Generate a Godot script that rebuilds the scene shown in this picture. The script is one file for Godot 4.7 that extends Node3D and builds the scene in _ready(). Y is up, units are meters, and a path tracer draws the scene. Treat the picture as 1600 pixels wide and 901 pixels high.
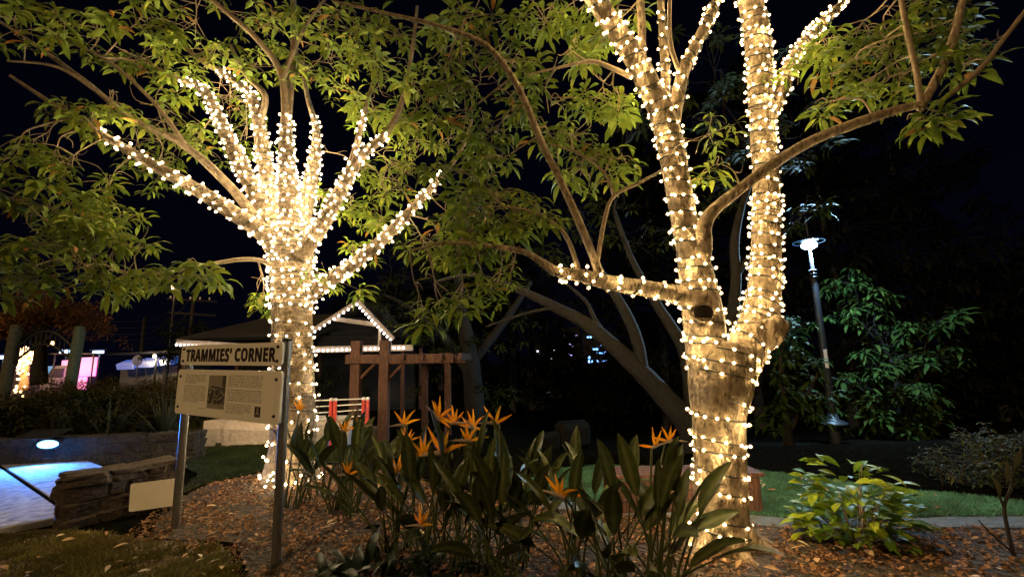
extends Node3D

# A park corner at night: two trees wrapped in warm fairy lights, a history sign, bird-of-paradise plants,
# a pavilion and pergola behind, a blue path light on the left and a park lamp on the right.

var taken := {}
var rng := RandomNumberGenerator.new()
var wob := FastNoiseLite.new()
var M := {}

# ------------------------------------------------------------------ naming
func numbered(called: String) -> String:
	if not taken.has(called):
		taken[called] = 0
		return called
	taken[called] += 1
	return "%s_%03d" % [called, taken[called]]

func tag(o: Node3D, label: String, category: String, group := "", kind := "") -> Node3D:
	if label: o.set_meta("label", label)
	if category: o.set_meta("category", category)
	if group: o.set_meta("group", group)
	if kind: o.set_meta("kind", kind)
	return o

func thing(called: String, label: String, category: String, where := Vector3.ZERO, turn := 0.0, group := "") -> Node3D:
	var o := Node3D.new()
	o.name = numbered(called)
	add_child(o)
	o.position = where
	o.rotation.y = turn
	tag(o, label, category, group)
	return o

func part(parent: Node3D, called: String, mesh: Mesh, material: Material, kind := "") -> MeshInstance3D:
	var o := MeshInstance3D.new()
	o.name = called
	o.mesh = mesh
	if material: o.material_override = material
	parent.add_child(o, true)
	if kind: o.set_meta("kind", kind)
	return o

func solo(called: String, mesh: Mesh, material: Material, label: String, category: String, group := "", kind := "") -> MeshInstance3D:
	var o := MeshInstance3D.new()
	o.name = numbered(called)
	o.mesh = mesh
	o.material_override = material
	add_child(o)
	tag(o, label, category, group, kind)
	return o

func many(parent: Node3D, called: String, mesh: Mesh, material: Material, where: Array, tints: Array, label := "", category := "") -> MultiMeshInstance3D:
	var mm := MultiMesh.new()
	mm.transform_format = MultiMesh.TRANSFORM_3D
	mm.use_colors = tints.size() > 0
	mm.mesh = mesh
	mm.instance_count = where.size()
	for i in where.size():
		mm.set_instance_transform(i, where[i])
		if tints.size() > 0:
			mm.set_instance_color(i, tints[i])
	var o := MultiMeshInstance3D.new()
	o.name = called if parent != self else numbered(called)
	o.multimesh = mm
	o.material_override = material
	parent.add_child(o, true)
	tag(o, label, category, "", "stuff")
	return o

# ------------------------------------------------------------------ mesh building
class MB:
	var v := PackedVector3Array()
	var c := PackedColorArray()
	var uv := PackedVector2Array()
	var idx := PackedInt32Array()
	func add(p: Vector3, col := Color.WHITE, t := Vector2.ZERO) -> int:
		v.append(p)
		c.append(col)
		uv.append(t)
		return v.size() - 1
	func tri(a: int, b: int, d: int) -> void:
		idx.append(a)
		idx.append(b)
		idx.append(d)
	func quad(a: int, b: int, d: int, e: int) -> void:
		tri(a, b, d)
		tri(a, d, e)
	func face(ps: Array, col := Color.WHITE) -> void:      # own corners: a flat face, corners clockwise from outside
		var k := v.size()
		for p in ps: add(p, col)
		for i in range(1, ps.size() - 1): tri(k, k + i, k + i + 1)
	func mesh() -> ArrayMesh:
		var n := PackedVector3Array()
		n.resize(v.size())
		for i in range(0, idx.size(), 3):
			var a := idx[i]
			var b := idx[i + 1]
			var d := idx[i + 2]
			var w := (v[d] - v[a]).cross(v[b] - v[a])
			n[a] += w
			n[b] += w
			n[d] += w
		for i in n.size(): n[i] = n[i].normalized() if n[i].length_squared() > 1e-20 else Vector3.UP
		var arr := []
		arr.resize(Mesh.ARRAY_MAX)
		arr[Mesh.ARRAY_VERTEX] = v
		arr[Mesh.ARRAY_NORMAL] = n
		arr[Mesh.ARRAY_COLOR] = c
		arr[Mesh.ARRAY_TEX_UV] = uv
		arr[Mesh.ARRAY_INDEX] = idx
		var m := ArrayMesh.new()
		m.add_surface_from_arrays(Mesh.PRIMITIVE_TRIANGLES, arr)
		return m

func spline(pts: Array, sub: int) -> Array:               # Catmull-Rom through Vector4(x, y, z, radius)
	var out := []
	for i in pts.size() - 1:
		var a: Vector4 = pts[maxi(i - 1, 0)]
		var b: Vector4 = pts[i]
		var d: Vector4 = pts[i + 1]
		var e: Vector4 = pts[mini(i + 2, pts.size() - 1)]
		for k in sub:
			var t := float(k) / sub
			var q: Vector4 = 0.5 * (2.0 * b + (d - a) * t + (2.0 * a - 5.0 * b + 4.0 * d - e) * t * t + (3.0 * b - a - 3.0 * d + e) * t * t * t)
			q.w = maxf(lerpf(b.w, d.w, t), 0.0008)
			out.append(q)
	out.append(pts[-1])
	return out

func xyz(q: Vector4) -> Vector3:
	return Vector3(q.x, q.y, q.z)

func frames(path: Array) -> Array:                        # for each point a Basis whose y runs along the path
	var out := []
	var n := Vector3.ZERO
	for i in path.size():
		var t := (xyz(path[mini(i + 1, path.size() - 1)]) - xyz(path[maxi(i - 1, 0)]))
		t = t.normalized() if t.length() > 1e-7 else Vector3.UP
		if i == 0:
			n = t.cross(Vector3.RIGHT if absf(t.x) < 0.8 else Vector3.FORWARD).normalized()
		n = (n - t * n.dot(t)).normalized()
		out.append(Basis(n, t, t.cross(n)))
	return out

func tube(mb: MB, path: Array, sides: int, rough := 0.0, scale := 3.0, col := Color.WHITE, capped := true) -> void:
	var fr := frames(path)
	var k := mb.v.size()
	var along := 0.0
	for i in path.size():
		var q: Vector4 = path[i]
		if i > 0: along += (xyz(q) - xyz(path[i - 1])).length()
		for j in sides:
			var an := TAU * j / sides
			var dir: Vector3 = fr[i].x * cos(an) - fr[i].z * sin(an)
			var p := xyz(q) + dir * q.w
			if rough > 0.0:
				p = xyz(q) + dir * q.w * (1.0 + rough * wob.get_noise_3d(p.x * scale * 20.0, p.y * scale * 9.0, p.z * scale * 20.0) + rough * 0.7 * wob.get_noise_3d(p.x * scale * 60.0, p.y * scale * 26.0, p.z * scale * 60.0))
			mb.add(p, col, Vector2(float(j) / sides, along))
	for i in path.size() - 1:
		for j in sides:
			var j2 := (j + 1) % sides
			var a := k + i * sides + j
			var b := k + i * sides + j2
			mb.quad(a, a + sides, b + sides, b)
	if capped:
		var last: Vector4 = path[-1]
		var t := mb.add(xyz(last) + fr[-1].y * last.w * 0.3, col)
		var s0 := k + (path.size() - 1) * sides
		for j in sides: mb.tri(s0 + j, t, s0 + (j + 1) % sides)
		var first: Vector4 = path[0]
		var t0 := mb.add(xyz(first), col)
		for j in sides: mb.tri(k + (j + 1) % sides, t0, k + j)

func rod(mb: MB, a: Vector3, b: Vector3, r0: float, r1 := -1.0, sides := 8, col := Color.WHITE) -> void:
	tube(mb, [Vector4(a.x, a.y, a.z, r0), Vector4(b.x, b.y, b.z, r0 if r1 < 0.0 else r1)], sides, 0.0, 1.0, col)

func block(mb: MB, centre: Vector3, size: Vector3, basis := Basis.IDENTITY, bevel := 0.006, jitter := 0.0, col := Color.WHITE) -> void:
	var h := size * 0.5
	var e := minf(bevel, minf(h.x, minf(h.y, h.z)) * 0.45)
	var pts := {}
	for sx in [-1, 1]:
		for sy in [-1, 1]:
			for sz in [-1, 1]:
				var s := Vector3(sx, sy, sz)
				var off := Vector3(rng.randf_range(-1, 1) * h.x, rng.randf_range(-1, 1) * h.y, rng.randf_range(-1, 1) * h.z) * jitter
				for ax in 3:
					var p := s * h - s * e
					p[ax] += s[ax] * e
					pts[[sx, sy, sz, ax]] = centre + basis * (p + off)
	for ax in 3:
		var u := (ax + 1) % 3
		var w := (ax + 2) % 3
		for s in [-1, 1]:
			var ring := []
			for q in [[-1, -1], [1, -1], [1, 1], [-1, 1]]:
				var k := [0, 0, 0]
				k[ax] = s
				k[u] = q[0]
				k[w] = q[1]
				ring.append(pts[[k[0], k[1], k[2], ax]])
			if s > 0: ring.reverse()
			mb.face(ring, col)
	for ax in 3:                                           # the twelve bevelled edges
		var u := (ax + 1) % 3
		var w := (ax + 2) % 3
		for q in [[-1, -1], [1, -1], [1, 1], [-1, 1]]:
			var lo := [0, 0, 0]
			var hi := [0, 0, 0]
			lo[ax] = -1
			hi[ax] = 1
			for k in [lo, hi]:
				k[u] = q[0]
				k[w] = q[1]
			var ring := [pts[[lo[0], lo[1], lo[2], u]], pts[[hi[0], hi[1], hi[2], u]], pts[[hi[0], hi[1], hi[2], w]], pts[[lo[0], lo[1], lo[2], w]]]
			if q[0] * q[1] < 0: ring.reverse()
			mb.face(ring, col)
	for sx in [-1, 1]:
		for sy in [-1, 1]:
			for sz in [-1, 1]:
				var ring := [pts[[sx, sy, sz, 0]], pts[[sx, sy, sz, 2]], pts[[sx, sy, sz, 1]]]
				if sx * sy * sz < 0: ring.reverse()
				mb.face(ring, col)

func box_mesh(size: Vector3, bevel := 0.006, jitter := 0.0) -> ArrayMesh:
	var mb := MB.new()
	block(mb, Vector3.ZERO, size, Basis.IDENTITY, bevel, jitter)
	return mb.mesh()

func beam(parent: Node3D, called: String, a: Vector3, b: Vector3, w: float, h: float, material: Material) -> MeshInstance3D:
	var d := b - a
	var mb := MB.new()
	var y := d.normalized()
	var x := y.cross(Vector3.UP)
	x = x.normalized() if x.length() > 0.05 else Vector3.RIGHT
	block(mb, (a + b) * 0.5, Vector3(w, d.length(), h), Basis(x, y, x.cross(y)), 0.008)
	return part(parent, called, mb.mesh(), material)

# a leaf blade: a folded, drooping lance-shaped strip
func blade(mb: MB, base: Vector3, dir: Vector3, up: Vector3, length: float, width: float, droop: float, fold: float, segs: int, col: Color, widest := 0.45) -> void:
	var k := mb.v.size()
	var p := base
	var d := dir.normalized()
	var rows := 0
	for i in segs + 1:
		var t := float(i) / segs
		var side := d.cross(up).normalized()
		var nrm := side.cross(d).normalized()
		var w := width * 0.5 * sin(PI * pow(t, log(0.5) / log(widest))) if i > 0 and i < segs else 0.002
		var lift := nrm * w * fold
		var tint := col * (0.92 + 0.16 * t)
		tint.a = 1.0
		mb.add(p - side * w + lift, tint, Vector2(0, t))
		mb.add(p, Color(tint.r * 1.15, tint.g * 1.12, tint.b * 1.2), Vector2(0.5, t))
		mb.add(p + side * w + lift, tint, Vector2(1, t))
		rows += 1
		p += d * length / segs
		d = (d + Vector3.DOWN * droop / segs).normalized()
	for i in rows - 1:
		var a := k + i * 3
		mb.quad(a, a + 3, a + 4, a + 1)
		mb.quad(a + 1, a + 4, a + 5, a + 2)

# ------------------------------------------------------------------ materials
func mat(col: Color, rough := 0.8, metal := 0.0) -> StandardMaterial3D:      # col: linear base colour
	var m := StandardMaterial3D.new()
	m.albedo_color = col.linear_to_srgb()
	m.roughness = rough
	m.metallic = metal
	return m

func lit(col: Color, energy: float) -> StandardMaterial3D:
	var m := mat(Color(0.5, 0.5, 0.5), 0.4)
	m.emission_enabled = true
	m.emission = col.linear_to_srgb()
	m.emission_energy_multiplier = energy
	return m

func noise(freq: float, seed_: int, type := FastNoiseLite.TYPE_SIMPLEX_SMOOTH, fractal := FastNoiseLite.FRACTAL_FBM, octaves := 5) -> FastNoiseLite:
	var n := FastNoiseLite.new()
	n.noise_type = type
	n.fractal_type = fractal
	n.fractal_octaves = octaves
	n.frequency = freq
	n.seed = seed_
	return n

func tex(n: FastNoiseLite, stops: Array, size := 512, normal := false, bump := 6.0) -> NoiseTexture2D:
	var t := NoiseTexture2D.new()
	t.width = size
	t.height = size
	t.seamless = true
	t.seamless_blend_skirt = 0.2
	t.noise = n
	if stops.size() > 0:
		var g := Gradient.new()
		g.offsets = PackedFloat32Array()
		g.colors = PackedColorArray()
		for s in stops: g.add_point(s[0], (s[1] as Color).linear_to_srgb())
		while g.get_point_count() > stops.size(): g.remove_point(g.get_point_count() - 1)
		t.color_ramp = g
	if normal:
		t.as_normal_map = true
		t.bump_strength = bump
	return t

func textured(n: FastNoiseLite, stops: Array, scale: Vector3, rough := 0.9, bump := 6.0, relief := 0.0, size := 512) -> StandardMaterial3D:
	var m := StandardMaterial3D.new()
	m.albedo_texture = tex(n, stops, size)
	m.roughness = rough
	m.uv1_triplanar = true
	m.uv1_world_triplanar = true
	m.uv1_scale = scale
	m.normal_enabled = true
	m.normal_texture = tex(n, [], size, true, bump)
	if relief > 0.0:
		m.heightmap_enabled = true
		m.heightmap_scale = relief
		m.heightmap_texture = tex(n, [], size)
	return m

func leafy(rough: float, through: float) -> StandardMaterial3D:
	var m := StandardMaterial3D.new()
	m.vertex_color_use_as_albedo = true
	m.roughness = rough
	m.cull_mode = BaseMaterial3D.CULL_DISABLED
	m.metallic_specular = 0.28
	if through > 0.0:
		m.backlight_enabled = true
		m.backlight = Color(through, through, through).linear_to_srgb()
	return m

func make_materials() -> void:
	M.bark = textured(noise(0.022, 3, FastNoiseLite.TYPE_SIMPLEX_SMOOTH, FastNoiseLite.FRACTAL_FBM, 6), [[0.12, Color(0.05, 0.034, 0.02)], [0.28, Color(0.16, 0.112, 0.066)], [0.42, Color(0.26, 0.19, 0.112)], [0.6, Color(0.31, 0.235, 0.14)], [0.9, Color(0.37, 0.29, 0.18)]], Vector3(1.9, 0.85, 1.9), 0.9, 8.0, 1.6)
	M.bark_scaly = textured(noise(0.03, 9, FastNoiseLite.TYPE_CELLULAR, FastNoiseLite.FRACTAL_FBM, 4), [[0.0, Color(0.05, 0.035, 0.024)], [0.3, Color(0.16, 0.115, 0.07)], [0.6, Color(0.27, 0.20, 0.125)], [1.0, Color(0.34, 0.27, 0.18)]], Vector3(1.3, 1.0, 1.3), 0.92, 8.0, 1.2)
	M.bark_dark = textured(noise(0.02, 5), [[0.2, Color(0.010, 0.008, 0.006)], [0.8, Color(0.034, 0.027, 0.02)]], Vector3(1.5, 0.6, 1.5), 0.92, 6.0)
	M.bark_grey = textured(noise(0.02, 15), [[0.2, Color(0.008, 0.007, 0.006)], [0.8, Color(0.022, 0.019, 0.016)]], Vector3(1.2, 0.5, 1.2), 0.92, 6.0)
	M.twig = textured(noise(0.02, 6), [[0.2, Color(0.17, 0.12, 0.07)], [0.8, Color(0.33, 0.245, 0.15)]], Vector3(3, 1.2, 3), 0.85, 5.0)
	M.soil = textured(noise(0.025, 21), [[0.2, Color(0.018, 0.012, 0.008)], [0.6, Color(0.05, 0.034, 0.022)], [0.9, Color(0.09, 0.06, 0.04)]], Vector3(0.9, 0.9, 0.9), 0.97, 9.0, 1.5)
	M.verge = textured(noise(0.03, 34), [[0.2, Color(0.05, 0.034, 0.017)], [0.8, Color(0.13, 0.09, 0.045)]], Vector3(0.9, 0.9, 0.9), 0.97, 8.0)
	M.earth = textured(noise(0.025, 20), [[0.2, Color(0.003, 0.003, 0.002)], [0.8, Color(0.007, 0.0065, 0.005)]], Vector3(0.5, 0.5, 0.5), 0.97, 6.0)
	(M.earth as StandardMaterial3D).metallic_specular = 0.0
	M.mortar_dark = textured(noise(0.03, 35), [[0.2, Color(0.006, 0.006, 0.005)], [0.8, Color(0.018, 0.017, 0.015)]], Vector3(1.5, 1.5, 1.5), 0.95, 6.0)
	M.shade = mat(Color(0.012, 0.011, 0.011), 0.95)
	M.edging = textured(noise(0.03, 19), [[0.1, Color(0.07, 0.085, 0.10)], [0.9, Color(0.13, 0.155, 0.185)]], Vector3(0.9, 0.9, 0.9), 0.9, 4.0)
	M.turf = textured(noise(0.03, 22), [[0.2, Color(0.020, 0.030, 0.010)], [0.8, Color(0.045, 0.055, 0.02)]], Vector3(0.8, 0.8, 0.8), 0.97, 8.0)
	M.concrete = textured(noise(0.02, 23, FastNoiseLite.TYPE_SIMPLEX_SMOOTH, FastNoiseLite.FRACTAL_FBM, 6), [[0.1, Color(0.13, 0.125, 0.115)], [0.45, Color(0.28, 0.27, 0.255)], [0.9, Color(0.40, 0.39, 0.37)]], Vector3(0.6, 0.6, 0.6), 0.85, 3.0)
	M.stone = textured(noise(0.018, 24, FastNoiseLite.TYPE_SIMPLEX_SMOOTH, FastNoiseLite.FRACTAL_FBM, 6), [[0.15, Color(0.018, 0.012, 0.008)], [0.5, Color(0.042, 0.028, 0.019)], [0.85, Color(0.085, 0.06, 0.042)]], Vector3(1.6, 1.6, 1.6), 0.9, 8.0, 1.2)
	M.stone_pale = textured(noise(0.018, 25, FastNoiseLite.TYPE_SIMPLEX_SMOOTH, FastNoiseLite.FRACTAL_FBM, 6), [[0.15, Color(0.010, 0.009, 0.008)], [0.5, Color(0.026, 0.023, 0.020)], [0.85, Color(0.06, 0.052, 0.045)]], Vector3(1.6, 1.6, 1.6), 0.9, 8.0, 1.2)
	M.mortar = mat(Color(0.05, 0.04, 0.032), 0.95)
	M.timber = textured(noise(0.02, 26, FastNoiseLite.TYPE_SIMPLEX_SMOOTH, FastNoiseLite.FRACTAL_FBM, 5), [[0.2, Color(0.11, 0.045, 0.025)], [0.5, Color(0.19, 0.078, 0.042)], [0.85, Color(0.27, 0.12, 0.068)]], Vector3(3.0, 0.35, 3.0), 0.75, 4.0)
	M.timber_dark = textured(noise(0.02, 33, FastNoiseLite.TYPE_SIMPLEX_SMOOTH, FastNoiseLite.FRACTAL_FBM, 5), [[0.2, Color(0.04, 0.016, 0.01)], [0.5, Color(0.075, 0.03, 0.017)], [0.85, Color(0.12, 0.052, 0.03)]], Vector3(3.0, 0.35, 3.0), 0.8, 4.0)
	M.timber_pale = textured(noise(0.02, 27), [[0.2, Color(0.30, 0.24, 0.19)], [0.8, Color(0.46, 0.39, 0.33)]], Vector3(0.4, 3.0, 3.0), 0.75, 3.0)
	M.metal = textured(noise(0.05, 28), [[0.2, Color(0.15, 0.145, 0.14)], [0.8, Color(0.26, 0.255, 0.245)]], Vector3(2, 2, 2), 0.42, 1.0)
	(M.metal as StandardMaterial3D).metallic = 0.75
	M.metal_dark = mat(Color(0.03, 0.03, 0.032), 0.5, 0.4)
	M.pole_green = mat(Color(0.03, 0.036, 0.048), 0.45, 0.3)
	M.cream = textured(noise(0.01, 29), [[0.2, Color(0.74, 0.69, 0.59)], [0.8, Color(0.80, 0.75, 0.65)]], Vector3(2, 2, 2), 0.55, 0.6)
	M.ink = mat(Color(0.02, 0.012, 0.014), 0.6)
	M.white = mat(Color(0.78, 0.76, 0.74), 0.5)
	M.red = mat(Color(0.58, 0.06, 0.045), 0.45)
	M.roof = textured(noise(0.03, 30), [[0.2, Color(0.022, 0.019, 0.018)], [0.8, Color(0.045, 0.04, 0.037)]], Vector3(1, 1, 1), 0.8, 3.0)
	M.wire = mat(Color(0.018, 0.020, 0.014), 0.6)
	M.leaf = leafy(0.5, 0.34)
	(M.mortar_dark as StandardMaterial3D).metallic_specular = 0.05
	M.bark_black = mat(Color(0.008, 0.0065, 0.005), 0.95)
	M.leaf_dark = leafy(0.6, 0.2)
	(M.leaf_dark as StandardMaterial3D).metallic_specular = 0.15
	M.paddle = leafy(0.36, 0.16)
	M.petal = leafy(0.5, 0.35)
	M.grass = leafy(0.6, 0.3)
	M.litter = leafy(0.8, 0.2)

# ------------------------------------------------------------------ ground shape
func height(x: float, z: float) -> float:
	var far := maxf(0.0, -z - 7.2)
	var side := smoothstep(-2.5, 2.0, x)
	var drop := -0.12 * far * side * smoothstep(0.0, 4.0, far)
	var swell := 0.05 * wob.get_noise_2d(x * 18.0, z * 18.0) * smoothstep(60.0, 12.0, absf(z))
	return maxf(drop, -9.0) + swell

func on(x: float, z: float, up := 0.0) -> Vector3:
	return Vector3(x, height(x, z) + up, z)

func inside(p: Vector2, poly: PackedVector2Array) -> bool:
	return Geometry2D.is_point_in_polygon(p, poly)

func sheet(poly: PackedVector2Array, step: float, up: float) -> ArrayMesh:   # a patch that follows the ground, cut to an outline
	var mb := MB.new()
	var lo := poly[0]
	var hi := poly[0]
	for p in poly:
		lo = lo.min(p)
		hi = hi.max(p)
	var z := lo.y
	while z < hi.y:
		var x := lo.x
		while x < hi.x:
			var cell := PackedVector2Array([Vector2(x, z), Vector2(x + step, z), Vector2(x + step, z + step), Vector2(x, z + step)])
			for bit in Geometry2D.intersect_polygons(cell, poly):
				var ids := Geometry2D.triangulate_polygon(bit)
				var k := mb.v.size()
				for q in bit: mb.add(on(q.x, q.y, up))
				for i in range(0, ids.size(), 3):
					var a: Vector2 = bit[ids[i]]
					var b: Vector2 = bit[ids[i + 1]]
					var d: Vector2 = bit[ids[i + 2]]
					if (b - a).cross(d - a) > 0.0: mb.tri(k + ids[i], k + ids[i + 1], k + ids[i + 2])
					else: mb.tri(k + ids[i], k + ids[i + 2], k + ids[i + 1])
			x += step
		z += step
	return mb.mesh()

func blob(centre: Vector2, rx: float, rz: float, turn := 0.0, rag := 0.12) -> PackedVector2Array:
	var out := PackedVector2Array()
	for i in 40:
		var a := TAU * i / 40.0
		var r := 1.0 + rag * wob.get_noise_2d(cos(a) * 60.0 + centre.x * 50.0, sin(a) * 60.0 + centre.y * 50.0) * 2.0
		out.append(centre + Vector2(cos(a) * rx * r, sin(a) * rz * r).rotated(turn))
	return out

func scatter(poly: PackedVector2Array, n: int) -> Array:
	var lo := poly[0]
	var hi := poly[0]
	for p in poly:
		lo = lo.min(p)
		hi = hi.max(p)
	var out := []
	var guard := 0
	while out.size() < n and guard < n * 20:
		guard += 1
		var p := Vector2(rng.randf_range(lo.x, hi.x), rng.randf_range(lo.y, hi.y))
		if inside(p, poly): out.append(p)
	return out

# ------------------------------------------------------------------ fairy lights
var bulb_meshes := {}
const GLOW := 75.0                       # of a bulb's glass
const EACH := 6                          # every so many bulbs a lamp stands for its neighbours too

func bulb_mesh(r: float) -> Mesh:
	var key := snappedf(r, 0.001)
	if not bulb_meshes.has(key):
		var s := SphereMesh.new()
		s.radius = r
		s.height = r * 2.3
		s.radial_segments = 10
		s.rings = 5
		bulb_meshes[key] = s
	return bulb_meshes[key]

func halo_bulb_mesh(r: float, tint: Color) -> ArrayMesh:       # a bright core inside an added glowing shell that imitates its halo
	var key := "%s %s" % [r, tint]
	if not bulb_meshes.has(key):
		var m := ArrayMesh.new()
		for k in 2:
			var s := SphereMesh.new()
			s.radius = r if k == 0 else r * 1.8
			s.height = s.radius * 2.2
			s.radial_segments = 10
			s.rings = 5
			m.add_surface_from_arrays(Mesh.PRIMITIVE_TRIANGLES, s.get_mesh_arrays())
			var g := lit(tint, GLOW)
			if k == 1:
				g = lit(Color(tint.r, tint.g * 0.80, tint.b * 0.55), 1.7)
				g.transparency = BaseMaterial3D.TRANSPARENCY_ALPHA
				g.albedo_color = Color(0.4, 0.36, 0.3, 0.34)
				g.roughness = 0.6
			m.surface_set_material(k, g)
		bulb_meshes[key] = m
	return bulb_meshes[key]

func slice(path: Array, t0: float, t1: float) -> Array:
	return path.slice(int(t0 * (path.size() - 1)), int(t1 * (path.size() - 1)) + 1)

func fairy_string(label: String, group: String, path: Array, pitch: float, gap: float, r: float, tint: Color, power: float) -> void:
	var o := thing("fairy_light_string", label, "fairy lights", xyz(path[0]), 0.0, group)
	var fr := frames(path)
	var wire := []
	var bulbs := []
	var an := rng.randf() * TAU
	var run := 0.0
	var next := gap * rng.randf()
	for i in path.size() - 1:
		var a: Vector4 = path[i]
		var b: Vector4 = path[i + 1]
		var len := (xyz(b) - xyz(a)).length()
		var steps := maxi(1, int(ceil(len / pitch * 14.0)))
		for k in steps:
			var t := float(k) / steps
			var q := a.lerp(b, t)
			an += TAU * len / steps / (pitch * (1.0 + 0.9 * wob.get_noise_2d(q.y * 90.0, q.x * 90.0 + q.z * 50.0)))
			var dir: Vector3 = fr[i].x * cos(an) - fr[i].z * sin(an)
			var p: Vector3 = xyz(q) + dir * (q.w * 1.03 + 0.006) + fr[i].y * pitch * 0.12 * sin(an * 0.5 + q.x * 9.0)
			if wire.size() > 0: run += (p - xyz(wire[-1])).length()
			wire.append(Vector4(p.x, p.y, p.z, 0.0072))
			if run >= next:
				next = run + gap * (rng.randf_range(0.25, 0.5) if rng.randf() < 0.25 else rng.randf_range(0.8, 1.6))
				bulbs.append([p + dir * (r * 0.9) + Vector3(rng.randf_range(-1, 1), rng.randf_range(-1, 1), rng.randf_range(-1, 1)) * r * 1.6, dir, p])
	var mb := MB.new()
	var base := xyz(path[0])
	for k in wire.size(): wire[k] -= Vector4(base.x, base.y, base.z, 0)
	tube(mb, wire, 4)
	for b in bulbs: rod(mb, b[2] - base, b[0] - base, 0.006, 0.008, 5)
	part(o, "cable", mb.mesh(), M.wire)
	var n := 0
	for b in bulbs:
		var m := part(o, "bulb", halo_bulb_mesh(r, tint), null)
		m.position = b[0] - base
		m.quaternion = Quaternion(Vector3.UP, (b[1] + Vector3(rng.randf_range(-0.6, 0.6), rng.randf_range(-0.6, 0.6), rng.randf_range(-0.6, 0.6))).normalized())
		n += 1
		if n % EACH == 2:
			var l := OmniLight3D.new()
			l.name = "bulb_light"
			l.light_color = tint.linear_to_srgb()
			l.light_energy = power * EACH
			l.light_size = r
			l.omni_range = 30.0
			l.omni_attenuation = 2.0
			l.shadow_enabled = true
			o.add_child(l, true)
			l.position = m.position

# ------------------------------------------------------------------ trees
func limb_paths(specs: Array, sub: int) -> Array:
	var out := []
	for s in specs: out.append(spline(s, sub))
	return out

func spray_mesh(seed_: int, length: float, leaves: int, col: Color, segs := 4) -> ArrayMesh:
	rng.seed = seed_
	var mb := MB.new()
	var whorls := 2
	for w in whorls:
		var hub := Vector3(rng.randf_range(-0.05, 0.05), -0.09 * w, rng.randf_range(-0.05, 0.05)) if w > 0 else Vector3.ZERO
		var turn := rng.randf() * TAU
		for i in leaves:
			var an := turn + TAU * i / leaves + rng.randf_range(-0.3, 0.3)
			var out := Vector3(cos(an), 0, sin(an))
			var dir := (out + Vector3.UP * rng.randf_range(-0.5, 0.45)).normalized()
			var stalk := hub + dir * rng.randf_range(0.03, 0.08)
			var k := rng.randf()
			var tint := col.lerp(Color(col.r * 1.7, col.g * 1.25, col.b * 0.9), k * k * 0.8) * rng.randf_range(0.8, 1.15)
			if rng.randf() < 0.03 and col.r > 0.05: tint = Color(0.30, 0.15, 0.03)
			blade(mb, stalk, dir, Vector3.UP, length * rng.randf_range(0.7, 1.15), length * rng.randf_range(0.22, 0.35), rng.randf_range(0.9, 2.0), rng.randf_range(0.15, 0.4), segs, tint, rng.randf_range(0.42, 0.55))
			rod(mb, hub, stalk, 0.0022, 0.0018, 3, Color(col.r * 1.8, col.g * 1.4, col.b * 2.0))
	return mb.mesh()

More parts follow.
